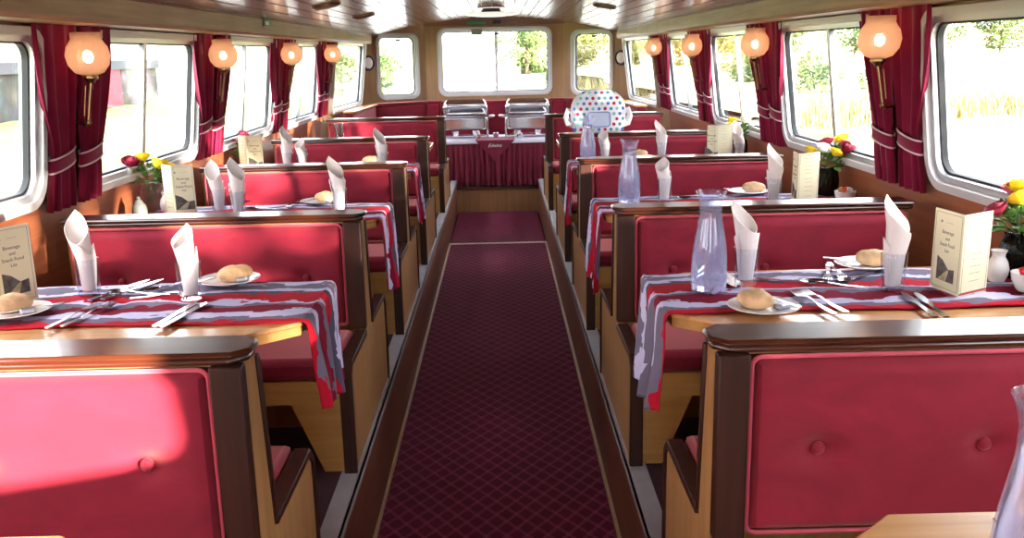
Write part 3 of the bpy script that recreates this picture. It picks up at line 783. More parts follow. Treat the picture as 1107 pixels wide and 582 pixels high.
def menu(x, y, s, a_cover, a_inner, label, z=ZT, w=.105, wi=.105, h=.208):
    """folded card standing on end: fold edge at (x, y); cover and inner leaf run off at the two angles"""
    t = thing('menu_card', (x, y, z), label, 'menu', 'standing menu cards')
    for nm, ang, ww in (('cover_leaf', a_cover, w), ('inner_leaf', a_inner, wi)):
        a = math.radians(ang); d = Vector((math.cos(a), math.sin(a), 0))
        nrm = Vector((d.y, -d.x, 0))
        # face the camera side
        if nrm.dot(Vector((-x, -y-.0, 0))) < 0: nrm = -nrm
        right = Vector((0, 0, 1)).cross(nrm)       # reading direction seen from the front
        o0 = d*ww/2
        mx = frame_matrix(o0, right, (0, 0, 1))
        leaf = put(nm, holed(rrect(0, h/2, ww-.001, h, .001, 1), [], .0012), M['card'], mx, t)
        f = mx @ Matrix.Translation((0, 0, .0008))
        bd = holed(rrect(0, h/2, ww-.014, h-.014, .001, 1), [rrect(0, h/2, ww-.0155, h-.0155, .001, 1)], .0003)
        put('border_line', bd, M['ink'], f, leaf)
        def T(body, size, ux, vy): text(body, size, leaf, M['ink'], f @ Matrix.Translation((ux, vy, 0)))
        if nm == 'cover_leaf':
            put('emblem', holed(rrect(-.030, h-.030, .006, .006, .0028, 4), [], .0004), M['ink'], f, leaf)
            T('---------------', .006, .004, h-.032)
            T('Beverage', .0135, 0, h-.060); T('and', .0125, 0, h-.076); T('Snack Food', .0135, 0, h-.092); T('List', .0125, 0, h-.107)
            pm = holed([(-.037, .026), (.037, .026), (.037, .062), (.012, .058), (-.012, .078), (-.037, .088)], [], .0004); put('cover_picture', pm, M['picgrey'], f, leaf)
            pm = holed([(-.03, .027), (.005, .027), (.016, .056), (.008, .056)], [], .0007); put('cover_picture', pm, M['piclight'], f, leaf)
        else:
            for k, (vv, ln) in enumerate(((.018, 20), (.032, 13), (.05, 16), (.064, 18), (.078, 14), (.10, 18), (.114, 12), (.132, 17), (.15, 18), (.170, 15))):
                T('.'*ln, .012, 0, h-vv-.004)
        if nm == 'inner_leaf': put('red_band', holed(rrect(0, .0045, ww-.001, .005, .001, 1), [], .0003), M['red_trim'], f, leaf)
    return t
def milk_jug(x, y, label, z=ZT):
    t = thing('milk_jug', (x, y, z), label, 'jug', 'white milk jugs')
    G().lathe([(0, 0), (.02, 0), (.021, .003), (.027, .018), (.029, .034), (.024, .054), (.0165, .066), (.0165, .074), (.021, .084), (.0195, .084), (.0145, .072), (.014, .066), (.022, .05), (.026, .034), (.022, .01), (0, .008)], 32).build('jug_body', M['china'], t)
    return t
def sugar_bowl(x, y, label, z=ZT, red=True):
    t = thing('sachet_bowl', (x, y, z), label, 'bowl', 'bowls of sachets')
    G().lathe([(0, 0), (.024, 0), (.03, .006), (.04, .028), (.0435, .048), (.0415, .048), (.0375, .028), (.028, .010), (0, .008)], 32).build('bowl', M['china'], t)
    rr = random.Random(int(x*1000))
    for k in range(7):
        a = rr.random()*6.28; r = .018*rr.random()
        G().box(-.011, .011, -.0015, .0015, 0, .05).build('sachet', [M['sachet'], M['kraft'], M['china']][k % 3 if not red else (0 if k < 5 else 2)], t, bevel=.001,
            loc=(r*math.cos(a), r*math.sin(a), .014), rot=(.35*rr.uniform(-1, 1), .5*rr.uniform(-1, 1), rr.random()*3))
    return t
def rose_g(col_r):
    """globular bloom: tight spiral heart wrapped in three rings of cupped petals"""
    g = G()
    g.ball((0, 0, .013), .0125, .0125, .014, 24, 12, fn=lambda u, v: 1+.12*math.sin(3*2*PI*u+16*v))
    for n, r, h, tilt in ((4, .014, .026, .0), (5, .019, .025, .25), (6, .0235, .020, .6)):
        for k in range(n):
            a0 = 2*PI*k/n+n*.7
            def P(u, v):
                w = (u-.5)*2; a = a0+w*PI/n*1.35
                bow = math.sin(min(1, v*1.25)*PI/2)
                rad = r*(.30+.70*bow)+tilt*.007*max(0, v-.7)/.3
                z = .001+h*(v-.18*tilt*v*v)*(1-.16*w*w*v)
                return (rad*math.cos(a), rad*math.sin(a), z)
            g.grid(P, 10, 8)
    return g
ROSE = {c: rose_g(1).mesh('rose', M[c]) for c in ('yellow', 'white_fl', 'crimson', 'pink')}
def leaves_g(n, R0, H0, seed, size=.03):
    rr = random.Random(seed); g = G()
    for k in range(n):
        a = rr.random()*6.28; el = rr.uniform(-.2, 1.2); d = Vector((math.cos(a)*math.cos(el), math.sin(a)*math.cos(el), math.sin(el)))
        c = Vector((d.x*R0, d.y*R0, max(0, d.z)*H0))*rr.uniform(.45, 1)
        t = (d+Vector((rr.uniform(-.6, .6), rr.uniform(-.6, .6), rr.uniform(-.5, .5)))).normalized(); sd = t.cross(Vector((0, 0, 1)))
        if sd.length < .1: sd = Vector((1, 0, 0))
        sd.normalize(); up = sd.cross(t); L = size*rr.uniform(.7, 1.3); w = L*.34
        g.add([c, c+t*L*.35+sd*w+up*.003, c+t*L*.35-sd*w+up*.003, c+t*L*.75+sd*w*.7, c+t*L*.75-sd*w*.7, c+t*L, c+t*L*.35-up*.004, c+t*L*.75-up*.003],
              [(0, 1, 6), (0, 6, 2), (1, 3, 7, 6), (6, 7, 4, 2), (3, 5, 7), (7, 5, 4)])
    return g
def flowers(x, y, label, jar, blooms, seed, z=ZT, spread=.078, jh=.12, nleaf=95, js=1.0):
    t = thing('flower_arrangement', (x, y, z), label, 'flowers', 'table flowers')
    g = G(); pr = [(.03, 0), (.04, .004), (.047, .03), (.048, .07), (.042, .098), (.034, jh-.012), (.040, jh)]
    def P(u, v):
        f = v*(len(pr)-1); i = min(len(pr)-2, int(f)); k = f-i
        r = (pr[i][0]*(1-k)+pr[i+1][0]*k)*js; zz = pr[i][1]*(1-k)+pr[i+1][1]*k
        r *= 1+.035*math.sin(2*PI*u*16)*(1 if .12 < v < .8 else 0)
        return (r*math.cos(2*PI*u), r*math.sin(2*PI*u), zz)
    g.grid(P, 96, 24, wrap=True)
    o = g.build('vase', jar, t, solid=.003)
    G().lathe([(.0, .001), (.030*js, .001)], 24, close=False).build('vase_base', jar, t, solid=.002)
    rr = random.Random(seed); gs = G()
    for c, bx, by, bz in blooms:
        gs.tube([(rr.uniform(-.014, .014), rr.uniform(-.014, .014), .03), (bx*.25, by*.25, jh), (bx*.8, by*.8, jh+bz*.6), (bx, by, jh+bz)], .0018, 5)
    gs.build('stems', M['leaf'], t)
    leaves_g(nleaf, spread, .075, seed, .034).build('leaves', M['leaf'], t, loc=(0, 0, jh+.004), fix=False)
    for c, bx, by, bz in blooms:
        o = link('rose_bloom', ROSE[c], t, 0, (bx, by, jh+bz), (-by*5+rr.uniform(-.2, .2)+.35, bx*5, rr.random()*6)); s_ = rr.uniform(1.15, 1.4); o.scale = (s_,)*3
        o['label'] = {'yellow': 'yellow rose', 'white_fl': 'white rose', 'crimson': 'dark red rose', 'pink': 'pink flower'}[c]
    return t
# --- nearest full table, right of the aisle
A1 = 'on the near side of the front right table'; B1 = 'on the far side of the front right table'
carafe(.583, 2.352, 'misted carafe of water standing at the aisle end of the front right table')
napkin_glass(.697, 2.415, 'beside the carafe on the front right table', 0, 0)
napkin_glass(1.053, 2.315, 'left of the menu card on the front right table', 1, 0)
side_plate(.672, 2.154, 'at the aisle corner of the front right table', -48, -.020, .004, kx=.040, ky=.028, kang=24, z=ZT, k=0)
side_plate(1.085, 2.575, 'by the second bench on the front right table', -38, .018, -.005, kx=-.03, ky=.01, kang=58, k=1)
cut('dinner_fork', .812, 2.195, 8, 'inner fork beside the bread plate at the front of the front right table')
cut('dinner_fork', .842, 2.205, 10, 'outer fork beside the bread plate at the front of the front right table')
cut('table_knife', 1.055, 2.165, -4, 'left knife of the pair below the menu on the front right table', sc_=.95)
cut('table_knife', 1.082, 2.160, -6, 'right knife of the pair below the menu on the front right table', sc_=.95)
cut('dessert_spoon', .832, 2.425, -112, 'dessert spoon lying across the middle of the front right table')
cut('dinner_fork', .925, 2.375, 62, 'dessert fork lying across the middle of the front right table', sc_=.8)
cut('dessert_spoon', 1.005, 2.44, 128, 'second dessert spoon in front of the far bread plate, front right table', sc_=.9)
cut('dinner_fork', .985, 2.535, 172, 'left far fork beside the far bread plate, front right table')
cut('dinner_fork', .955, 2.515, 160, 'right far fork beside the far bread plate, front right table')
cut('table_knife', .648, 2.490, 186, 'far knife lying behind the carafe on the front right table')
cut('table_knife', .672, 2.495, 182, 'second far knife behind the carafe, front right table')
menu(1.185, 2.232, 1, 97, 30, 'cream folded menu card with bright inner leaf on the front right table', w=.125, wi=.115)
milk_jug(1.362, 2.385, 'small white jug behind the menu card on the front right table')
sugar_bowl(1.385, 2.275, 'white bowl of red sachets at the right edge of the photo')
flowers(1.437, 2.425, 'yellow, white and crimson roses in a dark ribbed vase at the right edge', M['jarglass'],
        [('yellow', -.035, -.055, .085), ('yellow', .045, -.05, .07), ('white_fl', .015, -.06, .10), ('white_fl', .04, -.07, .02), ('crimson', -.085, -.04, .055), ('pink', .0, .05, .09), ('yellow', .0, .03, .10)], 5, jh=.125)
# --- corner table at the bottom right
carafe(.609, .888, 'misted carafe cut off by the bottom right corner of the photo')
cut('dinner_fork', .70, 1.01, -3, 'fork lying beside the carafe in the bottom right corner', ZW)
# --- nearest full table, left of the aisle
side_plate(-1.195, 2.275, 'at the left photo edge, front left table', 25, -.012, .012, kx=.04, ky=-.01, kang=-55, z=ZT, k=2)
side_plate(-.735, 2.565, 'by the second bench on the front left table', 35, .02, -.004, kx=-.032, ky=.0, kang=-35, k=3)
cut('dinner_fork', -1.035, 2.235, -9, 'left fork at the front of the front left table')
cut('dinner_fork', -1.0, 2.245, -11, 'right fork at the front of the front left table')
cut('table_knife', -.775, 2.235, -8, 'left of two knives at the front of the front left table', sc_=.95)
cut('table_knife', -.752, 2.23, -10, 'right of two knives at the front of the front left table', sc_=.95)
cut('dessert_spoon', -.955, 2.455, 75, 'dessert spoon lying between the two napkins, front left table')
cut('dinner_fork', -.88, 2.43, -70, 'dessert fork lying between the two napkins, front left table', sc_=.8)
cut('table_knife', -1.02, 2.50, -20, 'far knife right of the leftmost napkin, front left table')
cut('table_knife', -.985, 2.505, -22, 'second far knife right of the leftmost napkin, front left table')
cut('dinner_fork', -.84, 2.525, 190, 'far fork behind the middle napkin, front left table')
cut('dessert_spoon', -.90, 2.53, 150, 'far spoon by the second bench, front left table', sc_=.85)
napkin_glass(-1.089, 2.467, 'by the leftmost menu card on the front left table', 3, 0)
napkin_glass(-.789, 2.395, 'in the middle of the front left table', 2, 0)
menu(-1.268, 2.335, -1, 62, 150, 'cream folded menu card at the left edge of the photo', w=.115, wi=.10)
# --- second tables
carafe(.575, 3.82, 'misted carafe on the second right table')
napkin_glass(.725, 3.84, 'beside the carafe on the second right table', 2, 0, tall=.92)
napkin_glass(1.155, 3.74, 'beside the menu on the second right table', 1, 0, tall=.98)
side_plate(1.12, 4.0, 'on the far side of the second right table', -20, .02, -.01, kx=-.03, kang=50, k=1)
cut('dinner_fork', .99, 3.97, 172, 'fork beside the far plate on the second right table')
cut('dessert_spoon', .88, 3.90, 95, 'spoon in the middle of the second right table')
cut('table_knife', .80, 3.95, 80, 'knife in the middle of the second right table')
menu(1.225, 3.655, 1, 85, 28, 'cream folded menu card on the second right table', w=.10, wi=.115)
milk_jug(1.335, 3.85, 'small white jug between menu and roses on the second right table')
sugar_bowl(1.435, 3.70, 'white sachet bowl in front of the roses on the second right table', red=False)
flowers(1.435, 3.92, 'yellow and crimson roses in a dark jar on the second right table', M['jarglass'],
        [('yellow', .0, -.07, .055), ('yellow', -.085, -.02, .05), ('white_fl', -.04, -.045, .07), ('crimson', .045, -.05, .075), ('yellow', .06, .01, .10), ('crimson', .07, -.06, .055), ('crimson', -.01, -.01, .09)], 8)
napkin_glass(-1.125, 3.80, 'leftmost of three on the second left table', 3, 0, tall=.95)
napkin_glass(-1.025, 3.72, 'second of three on the second left table', 1, 0, tall=.95)
napkin_glass(-.615, 3.72, 'at the aisle end of the second left table', 0, 0, tall=1.02)
side_plate(-.745, 4.0, 'on the far side of the second left table', 20, .022, -.006, kx=-.035, kang=-30, k=2)
cut('dinner_fork', -.86, 3.98, 175, 'fork beside the far plate on the second left table')
cut('dessert_spoon', -.95, 3.86, 80, 'spoon in the middle of the second left table')
menu(-1.285, 3.735, -1, 15, 140, 'cream folded menu card on the second left table', w=.085, wi=.07)
milk_jug(-1.36, 3.86, 'small white jug behind the menu on the second left table')
flowers(-1.445, 3.92, 'yellow roses and pink flowers in a clear jar on the second left table', M['glass'],
        [('yellow', .05, -.05, .07), ('yellow', .075, -.02, .06), ('yellow', -.01, -.02, .09), ('yellow', .085, .02, .04), ('crimson', -.055, -.05, .075), ('white_fl', -.055, -.07, .04), ('pink', -.03, .0, .085)], 14, nleaf=70)
t = thing('mustard_pot', (-1.42, 3.715, ZT), 'small grey stoneware pot in front of the yellow roses on the second left table', 'pot')
G().lathe([(0, 0), (.026, 0), (.029, .006), (.03, .028), (.026, .05), (.020, .058), (0, .062)], 28).build('pot_body', M['stone'], t)
G().lathe([(0, .064), (.019, .0595), (.012, .072), (.006, .076), (.007, .084), (0, .088)], 20).build('lid', M['stone'], t)
tag(link('butter_dish', G().lathe([(0, 0), (.03, 0), (.052, .012), (.054, .014), (.05, .0145), (.03, .006), (0, .005)], 36).mesh('butter_dish', M['china']), None, 0, (-1.405, 3.595, ZW)), 'small white dish by the window on the second left table', 'dish')
# --- third tables
carafe(.54, 5.28, 'misted carafe on the third right table')
napkin_glass(.64, 5.31, 'beside the carafe on the third right table', 2, .3, tall=.9)
napkin_glass(.975, 5.36, 'in the middle of the third right table', 0, 0)
napkin_glass(1.385, 5.20, 'by the window end of the third right table', 3, 0, tall=.98)
side_plate(.86, 5.43, 'on the far side of the third right table', 10, 0, 0, knife=False, butter=False, k=0)
menu(1.235, 5.13, 1, 150, 30, 'cream folded menu card on the third right table', w=.05, wi=.125)
flowers(1.435, 5.41, 'yellow and white roses in a dark jar on the third right table', M['jarglass'],
        [('yellow', -.065, -.04, .05), ('white_fl', .02, -.03, .08), ('white_fl', .05, .02, .10), ('yellow', -.04, .02, .07), ('white_fl', .07, -.04, .05)], 19)
milk_jug(1.335, 5.36, 'small white jug beside the roses on the third right table')
napkin_glass(-1.165, 5.25, 'leftmost of three on the third left table', 1, 0, tall=1.0)
napkin_glass(-1.065, 5.18, 'second of three on the third left table', 2, 0, tall=.92)
napkin_glass(-.612, 5.12, 'at the aisle end of the third left table', 0, 0, tall=1.04)
side_plate(-.735, 5.42, 'on the far side of the third left table', 15, .02, 0, knife=False, k=3)
menu(-1.355, 5.13, -1, 12, 150, 'cream folded menu card on the third left table', w=.085, wi=.06)
milk_jug(-1.385, 5.17+.1, 'small white jug beside the plant on the third left table')
flowers(-1.44, 5.42, 'leafy potted plant with pink flowers on the third left table', M['terracotta'],
        [('pink', .0, -.03, .095), ('crimson', -.085, -.06, .03), ('pink', -.07, -.03, .05)], 23, jh=.085, nleaf=120, js=.95)
# --- fourth tables
t = thing('cutlery_glass', (-1.08, 6.51, TOP+.001), 'tumbler of dark handled cutlery on the fourth table left of the aisle', 'glass')
link('tumbler', TUM, t)
rr = random.Random(3)
for k in range(6):
    a = k*1.05; G().tube([(.014*math.cos(a), .014*math.sin(a), .014), (.030*math.cos(a), .028*math.sin(a), .175)], [.0035, .006], 8).build('cutlery_handle', M['black'] if k % 3 else M['cutlery'], t)
# white polka dot padded seat on the fourth right table
dots = basic('dot_white', srgb(240, 240, 246), .7, var=.02)
t = thing('polka_dot_seat', (.735, 6.60, TOP+.001), 'white padded dome seat with coloured polka dots beyond the third right table', 'baby seat')
def dome(u, v):
    """padded shield: rounded dome above, slightly pinched lower sides"""
    a = 2*PI*u; b = PI*(v-.5)
    cx, sz, cy = math.cos(a)*math.cos(b), math.sin(b), math.sin(a)*math.cos(b)
    e = lambda q, p: math.copysign(abs(q)**p, q)
    x = .195*e(cx, .8); z = .185+.185*e(sz, .75); y = .075*e(cy, .7)
    if z < .12: x *= 1-.10*math.sin((.12-z)/.12*PI)
    return (x, y, z)
G().grid(dome, 48, 30, wrap=True).build('padded_back', dots, t)
for s_ in (-1, 1):
    G().tube([(s_*.17, 0, .20), (s_*.215, 0, .225), (s_*.225, 0, .18), (s_*.21, 0, .13), (s_*.17, 0, .12)], .022, 10).build('side_grip', dots, t)
G().prism(rrect(.0, .165, .15, .10, .02), 1, -.094, -.074).build('front_panel', basic('clear_blue_panel', srgb(206, 216, 240), .3), t, bevel=.004)
G().tube([(x, -.097, z) for x, z in rrect(0, .165, .15, .10, .02)], .004, 6, closed=True).build('panel_edging', basic('blue_edge', srgb(120, 140, 200), .5), t)
G().lathe([(.185, .0), (.20, .012), (.185, .028)], 40, (0, 0, .0), sy=.5).build('base_ring', dots, t)
dc = [basic('dot_teal', srgb(40, 140, 176), .6), basic('dot_crimson', srgb(186, 24, 74), .6), basic('dot_blue', srgb(60, 120, 200), .6), basic('dot_mint', srgb(120, 196, 196), .6)]
k = 0
for i in range(-5, 6):
    for j in range(10):
        x = i*.042+(.021 if j % 2 else 0); z = .02+j*.036
        if abs(x) > .18 or (abs(x) < .09 and .10 < z < .225): continue
        # position on the dome's front surface
        px, pz = abs(x)/.195, (z-.185)/.185
        sb = math.copysign(abs(pz)**(1/.75), pz)
        if abs(sb) > .93: continue
        cb = math.sqrt(1-sb*sb); ca = (px**(1/.8))/cb
        if ca > .93: continue
        cyv = math.sqrt(1-ca*ca)*cb; y = -.075*abs(cyv)**.7
        G().lathe([(0, -.004), (.0115, -.004), (.0115, .0022), (0, .0028)], 16).build('polka_dot', dc[(i*3+j) % 4], t, loc=(x, y-.001, z), rot=(PI/2, 0, 0)); k += 1

# ---------------------------------------------------------------- curtains and sconces
def curtain(s, y0, y1, wy0, wy1, by0, by1, ztie, zb, label, seed):
    rr = random.Random(seed); ph = [rr.random()*6 for _ in range(5)]
    t = thing('tied_curtain', (0, 0, 0), label, 'curtain', 'maroon curtains')
    zt = 1.728
    def edges(z):
        if z > ztie:
            k = (zt-z)/(zt-ztie); k = k**1.5; k = k*k*(3-2*k)*.55+k*.45
            return y0+(wy0-y0)*k, y1+(wy1-y1)*k
        k = (ztie-z)/(ztie-zb); k = k**.7
        return wy0+(by0-wy0)*k, wy1+(by1-wy1)*k
    def P(u, v):
        z = zt+(zb-zt)*v; a, b = edges(z); W = b-a
        y = a+W*u
        amp = .014+.012*math.exp(-((z-ztie)/.12)**2)*0
        q = math.sin(u*2*PI*3.3+ph[0]+.7*math.sin(v*4+ph[1]))+.25*math.sin(u*2*PI*7+ph[2])
        pinch = math.exp(-((z-ztie)/.03)**2)
        x = wallx(z)-.034-amp*q*(1-.5*pinch)*min(1, .35+v*3)-.004
        return (s*x, y+.006*math.sin(u*30+ph[3])*(1-pinch), z)
    G().grid(P, 90, 60).build('drape', M['curtain'], t, solid=.002, fix=False)
    # tieback band around the waist
    def band(dz0, dz1, off):
        g = G()
        def Q(u, v):
            a_ = 2*PI*u; z = ztie+dz0+(dz1-dz0)*v; c = (wy0+wy1)/2; r = (wy1-wy0)/2+.012+off
            sl = .02*math.sin(a_)
            return (s*(wallx(z)-.038-(.024+off)*math.cos(a_)), c+r*math.sin(a_), z+sl*.8)
        return g.grid(Q, 40, 4, wrap=True)
    b_ = band(-.022, .022, 0).build('tieback', M['curtain'], t, solid=.002)
    for dz in (-.023, .023):
        pts = []
        for k in range(36):
            a_ = 2*PI*k/36; z = ztie+dz; c = (wy0+wy1)/2; r = (wy1-wy0)/2+.0135
            pts.append((s*(wallx(z)-.038-.0255*math.cos(a_)), c+r*math.sin(a_), z+.016*math.sin(a_)))
        G().tube(pts, .0035, 6, closed=True).build('tieback_cord', M['cord'], b_)
    return t
CN = ['nearest', 'second', 'third', 'fourth']
def sconce(s, y, label):
    t = thing('globe_wall_lamp', (s*1.338, y, 1.62), label, 'wall lamp', 'globe wall lamps')
    pr = [(.022, -.064), (.045, -.055), (.064, -.03), (.070, .0), (.064, .028), (.052, .046), (.0475, .054), (.0475, .076)]
    G().lathe(pr, 40, close=False).build('globe', M['globe'], t, solid=.0025)
    G().ball((0, 0, -.004), .017, .017, .022, 16, 10).build('bulb', M['bulb'], t)
    G().lathe([(.008, -.05), (.014, -.03), (.012, -.024)], 16).build('bulb_holder', M['brass'], t)
    G().lathe([(0, -.092), (.012, -.09), (.016, -.082), (.026, -.074), (.026, -.066), (.008, -.064), (.006, -.05)], 24).build('gallery', M['brass'], t)
    dx = s*(wallx(1.40)-1.338)
    G().tube([(0, 0, -.09), (s*.012, 0, -.15), (s*.024, .0, -.215), (s*.04, .01, -.232), (dx*.7, .07, -.225), (dx-s*.002, .10, -.22)], .0055, 10).build('bracket_arm', M['brass'], t)
    G().tube([(s*.02, 0, -.10), (s*.036, 0, -.20)], .003, 8).build('bracket_rod', M['brass'], t)
    G().ball((s*.024, 0, -.222), .008, .008, .010, 12, 8).build('finial', M['brass'], t)
    G().lathe([(0, 0), (.02, 0), (.024, .006), (.0, .010)], 20).build('wall_plate', M['brass'], t, loc=(dx, .10, -.22), rot=(0, -s*(PI/2-ALPHA*0), 0))
    return t
for s, side in ((1, 'right'), (-1, 'left')):
    for k in range(4):
        yc = 3.30+1.583*k
        w = .015 if k < 3 else .03
        f = (0, .0, .04, .08)[k]
        curtain(s, yc-.32-f, yc-.01, yc-.185, yc-.032, yc-.21, yc-.02, 1.275, 1.105, 'maroon curtain on the near side of the %s wall lamp, %s wall' % (CN[k], side), 10*k+s)
        curtain(s, yc+.02, yc+.30+f, yc+.045, yc+.20, yc+.03, yc+.20, 1.275, 1.105, 'maroon curtain on the far side of the %s wall lamp, %s wall' % (CN[k], side), 10*k+s+100)
        sconce(s, 3.215+1.57*k, 'lit frosted globe lamp, %s along the %s wall' % (CN[k], side))
# curtains beside and behind the camera on the rear windows are out of the picture and left out
# round bulkhead lights by the bow windows
for s, side in ((-1, 'left'), (1, 'right')):
    t = thing('bulkhead_light', (s*1.352, 10.12, 1.525), 'small round bulkhead light by the angled bow window, %s side' % side, 'light', 'round bulkhead lights')
    t.rotation_euler = (PI/2, 0, -s*math.radians(48))
    G().lathe([(0, -.06), (.07, -.06), (.082, -.04), (.082, .012), (.072, .022), (.062, .02), (.062, .01), (.0, .01)], 36).build('ring', M['black'], t)
    G().lathe([(.0, .024), (.035, .021), (.058, .012), (.058, .0105), (0, .0105)], 36).build('lens', M['china'], t)

# ---------------------------------------------------------------- buffet
BY, BZ0, BZ1 = 9.52, .251, .735
t = thing('buffet_table', (0, 9.85, .251), 'buffet table with a pleated maroon skirt at the front of the boat', 'table')
G().box(-.66, .66, -.30, .30, .455, .478).build('tabletop', M['panelwood'], t)
for x in (-.6, .6):
    for y in (-.25, .25): G().box(x-.02, x+.02, y-.02, y+.02, .0, .454).build('leg', M['darkwood_z'], t)
per = [(-.665, .26), (-.665, -.305), (.665, -.305), (.665, .26)]
def along(q):
    tot = .565*2+1.33; d = q*tot
    for (a, b) in zip(per[:-1], per[1:]):
        L = math.hypot(b[0]-a[0], b[1]-a[1])
        if d <= L+1e-9: k = d/L; nx, ny = (b[1]-a[1])/L, -(b[0]-a[0])/L; return a[0]+(b[0]-a[0])*k, a[1]+(b[1]-a[1])*k, -abs(ny) if False else nx, ny
        d -= L
    return per[-1][0], per[-1][1], 1, 0
def skirt(u, v):
    x, y, nx, ny = along(min(u, .99999)); z = .455-.447*v
    a = (.004+.014*v)*(math.sin(u*2*PI*46)+.5*math.sin(u*2*PI*23.5+1+2*v))
    return (x-nx*0+ (0 if abs(y+.305) < .001 else math.copysign(a, x)), y-(.008+a if abs(y+.305) < .001 else 0), z)
G().grid(skirt, 560, 8).build('pleated_skirt', M['skirt'], t, solid=.002, fix=False)
o = thing('white_tablecloth', (0, 9.85, .733), 'white cloth over the buffet table top', 'tablecloth')
o.location.z = .251+.480
def cl(u, v):
    x = -.70+1.4*u; y = -.345+.66*v
    z = 0.0
    ex = max(0, abs(x)-.668); ey = max(0, -y-.318)
    if ex > 0: x = math.copysign(.668+ex*.25, x)
    z -= ex*1.2+ey*1.3
    if ey > 0: y = -.318-ey*.35
    return (x, y, z+.002)
G().grid(cl, 70, 44).build('cloth', M['whitecloth'], o, solid=.002)
o = thing('maroon_topper', (-.015, 9.85, .251+.4835), 'maroon corner cloth with white script hanging from the buffet front', 'cloth')
g = G()
def tp(u, v):
    # flat triangle on the table, then falling point in front
    L = v*.62; 
    if L < .35:
        y = -.345+(.35-L); hw = .20; z = .003
    else:
        d = L-.35; y = -.352-.004*math.sin(u*9)-.002; hw = .20*(1-d/.22) if d < .22 else .0; z = .0-min(d, .22)
    return ((u-.5)*2*hw, y, z)
g.grid(tp, 30, 60); g.build('cloth', M['skirt'], o, solid=.002, fix=False)
text('Edwina', .048, o, M['china'], frame_matrix((-.005, -.362, -.068), (1, 0, 0), (0, 0, 1)), shear=.45, ext=.0006)
# chafing dishes
def chafer(x, y, label):
    t = thing('chafing_dish', (x, y, .7385), label, 'chafing dish', 'steel chafing dishes')
    # open stand: four legs with a shelf and a rounded front hoop
    for sx in (-1, 1):
        for sy in (-1, 1): G().tube([(sx*.235, sy*.125, 0), (sx*.235, sy*.125, .18), (sx*.228, sy*.12, .206)], .009, 10).build('leg', M['chrome'], t)
    hoop = [(-.235, 0), (-.235, .17), (-.228, .19), (-.205, .202), (.205, .202), (.228, .19), (.235, .17), (.235, 0)]
    G().tube([(a, -.14, b+.004) for a, b in hoop], .010, 8).build('front_hoop', M['chrome'], t)
    G().box(-.225, .225, -.115, .115, .012, .02).build('burner_shelf', M['chrome'], t)
    for bx in (-.11, .11):
        G().lathe([(0, 0), (.04, 0), (.042, .04), (.03, .046), (0, .046)], 24, (bx, -.02, .021)).build('burner', M['chrome'], t)
    pan = [(.0, .085), (.9, .085), (.98, .095), (1.0, .205), (1.06, .207), (1.06, .213), (.98, .213), (.95, .10), (0, .095)]
    g = G(); pr = rrect(0, 0, .46, .26, .04, 5); n = len(pr)
    vs = [(a*k, b*k, z) for k, z in pan[1:] for a, b in pr]; fs = []
    for i in range(len(pan)-2):
        for q in range(n): fs.append((i*n+q, i*n+(q+1) % n, (i+1)*n+(q+1) % n, (i+1)*n+q))
    fs.append(tuple(range(n))); fs.append(tuple((len(pan)-2)*n+q for q in range(n)))
    g.add(vs, fs).build('water_pan', M['chrome'], t)
    for sx in (-1, 1):
        G().tube([(sx*.24, -.06, .211), (sx*.30, -.06, .217), (sx*.305, 0, .217), (sx*.30, .06, .217), (sx*.24, .06, .211)], .0075, 8).build('end_handle', M['chrome'], t)
    G().tube([(-.29, -.142, .224), (.29, -.142, .224)], .008, 8).build('front_rail', M['chrome'], t)
    # lid propped open behind: a shallow rounded shell seen from inside
    g = G(); lid = [(1.0, 0), (.97, .05), (.88, .085), (.5, .10), (0, .102)]
    vs = [(a*k, b*k, z) for k, z in lid[:-1] for a, b in pr]+[(0, 0, .102)]; fs = []
    for i in range(len(lid)-2):
        for q in range(n): fs.append((i*n+q, i*n+(q+1) % n, (i+1)*n+(q+1) % n, (i+1)*n+q))
    for q in range(n): fs.append(((len(lid)-2)*n+q, (len(lid)-2)*n+(q+1) % n, len(vs)-1))
    o = g.add(vs, fs).build('open_lid', M['chrome'], t, loc=(0, .09, .262), rot=(math.radians(-28), 0, 0), solid=.003)
    G().tube([(a*1.0, b*1.0, 0) for a, b in pr], .011, 8, closed=True).build('lid_rim', M['chrome'], o)
    return t
chafer(-.325, 9.90, 'open steel chafing dish on the left half of the buffet')
chafer(.335, 9.90, 'open steel chafing dish on the right half of the buffet')
for x, y, l in ((-.19, 9.64, 'left of the three small chrome cups on the buffet'), (-.005, 9.68, 'middle of the three small chrome cups on the buffet'), (.24, 9.64, 'right of the three small chrome cups on the buffet')):
    tag(link('chrome_cup', G().lathe([(0, 0), (.022, 0), (.03, .03), (.032, .05), (.03, .05), (.02, .006), (0, .004)], 24).mesh('chrome_cup', M['chrome']), None, 0, (x, y, .7405 if abs(x) > .1 else .7445)), l, 'cup', 'small chrome cups')

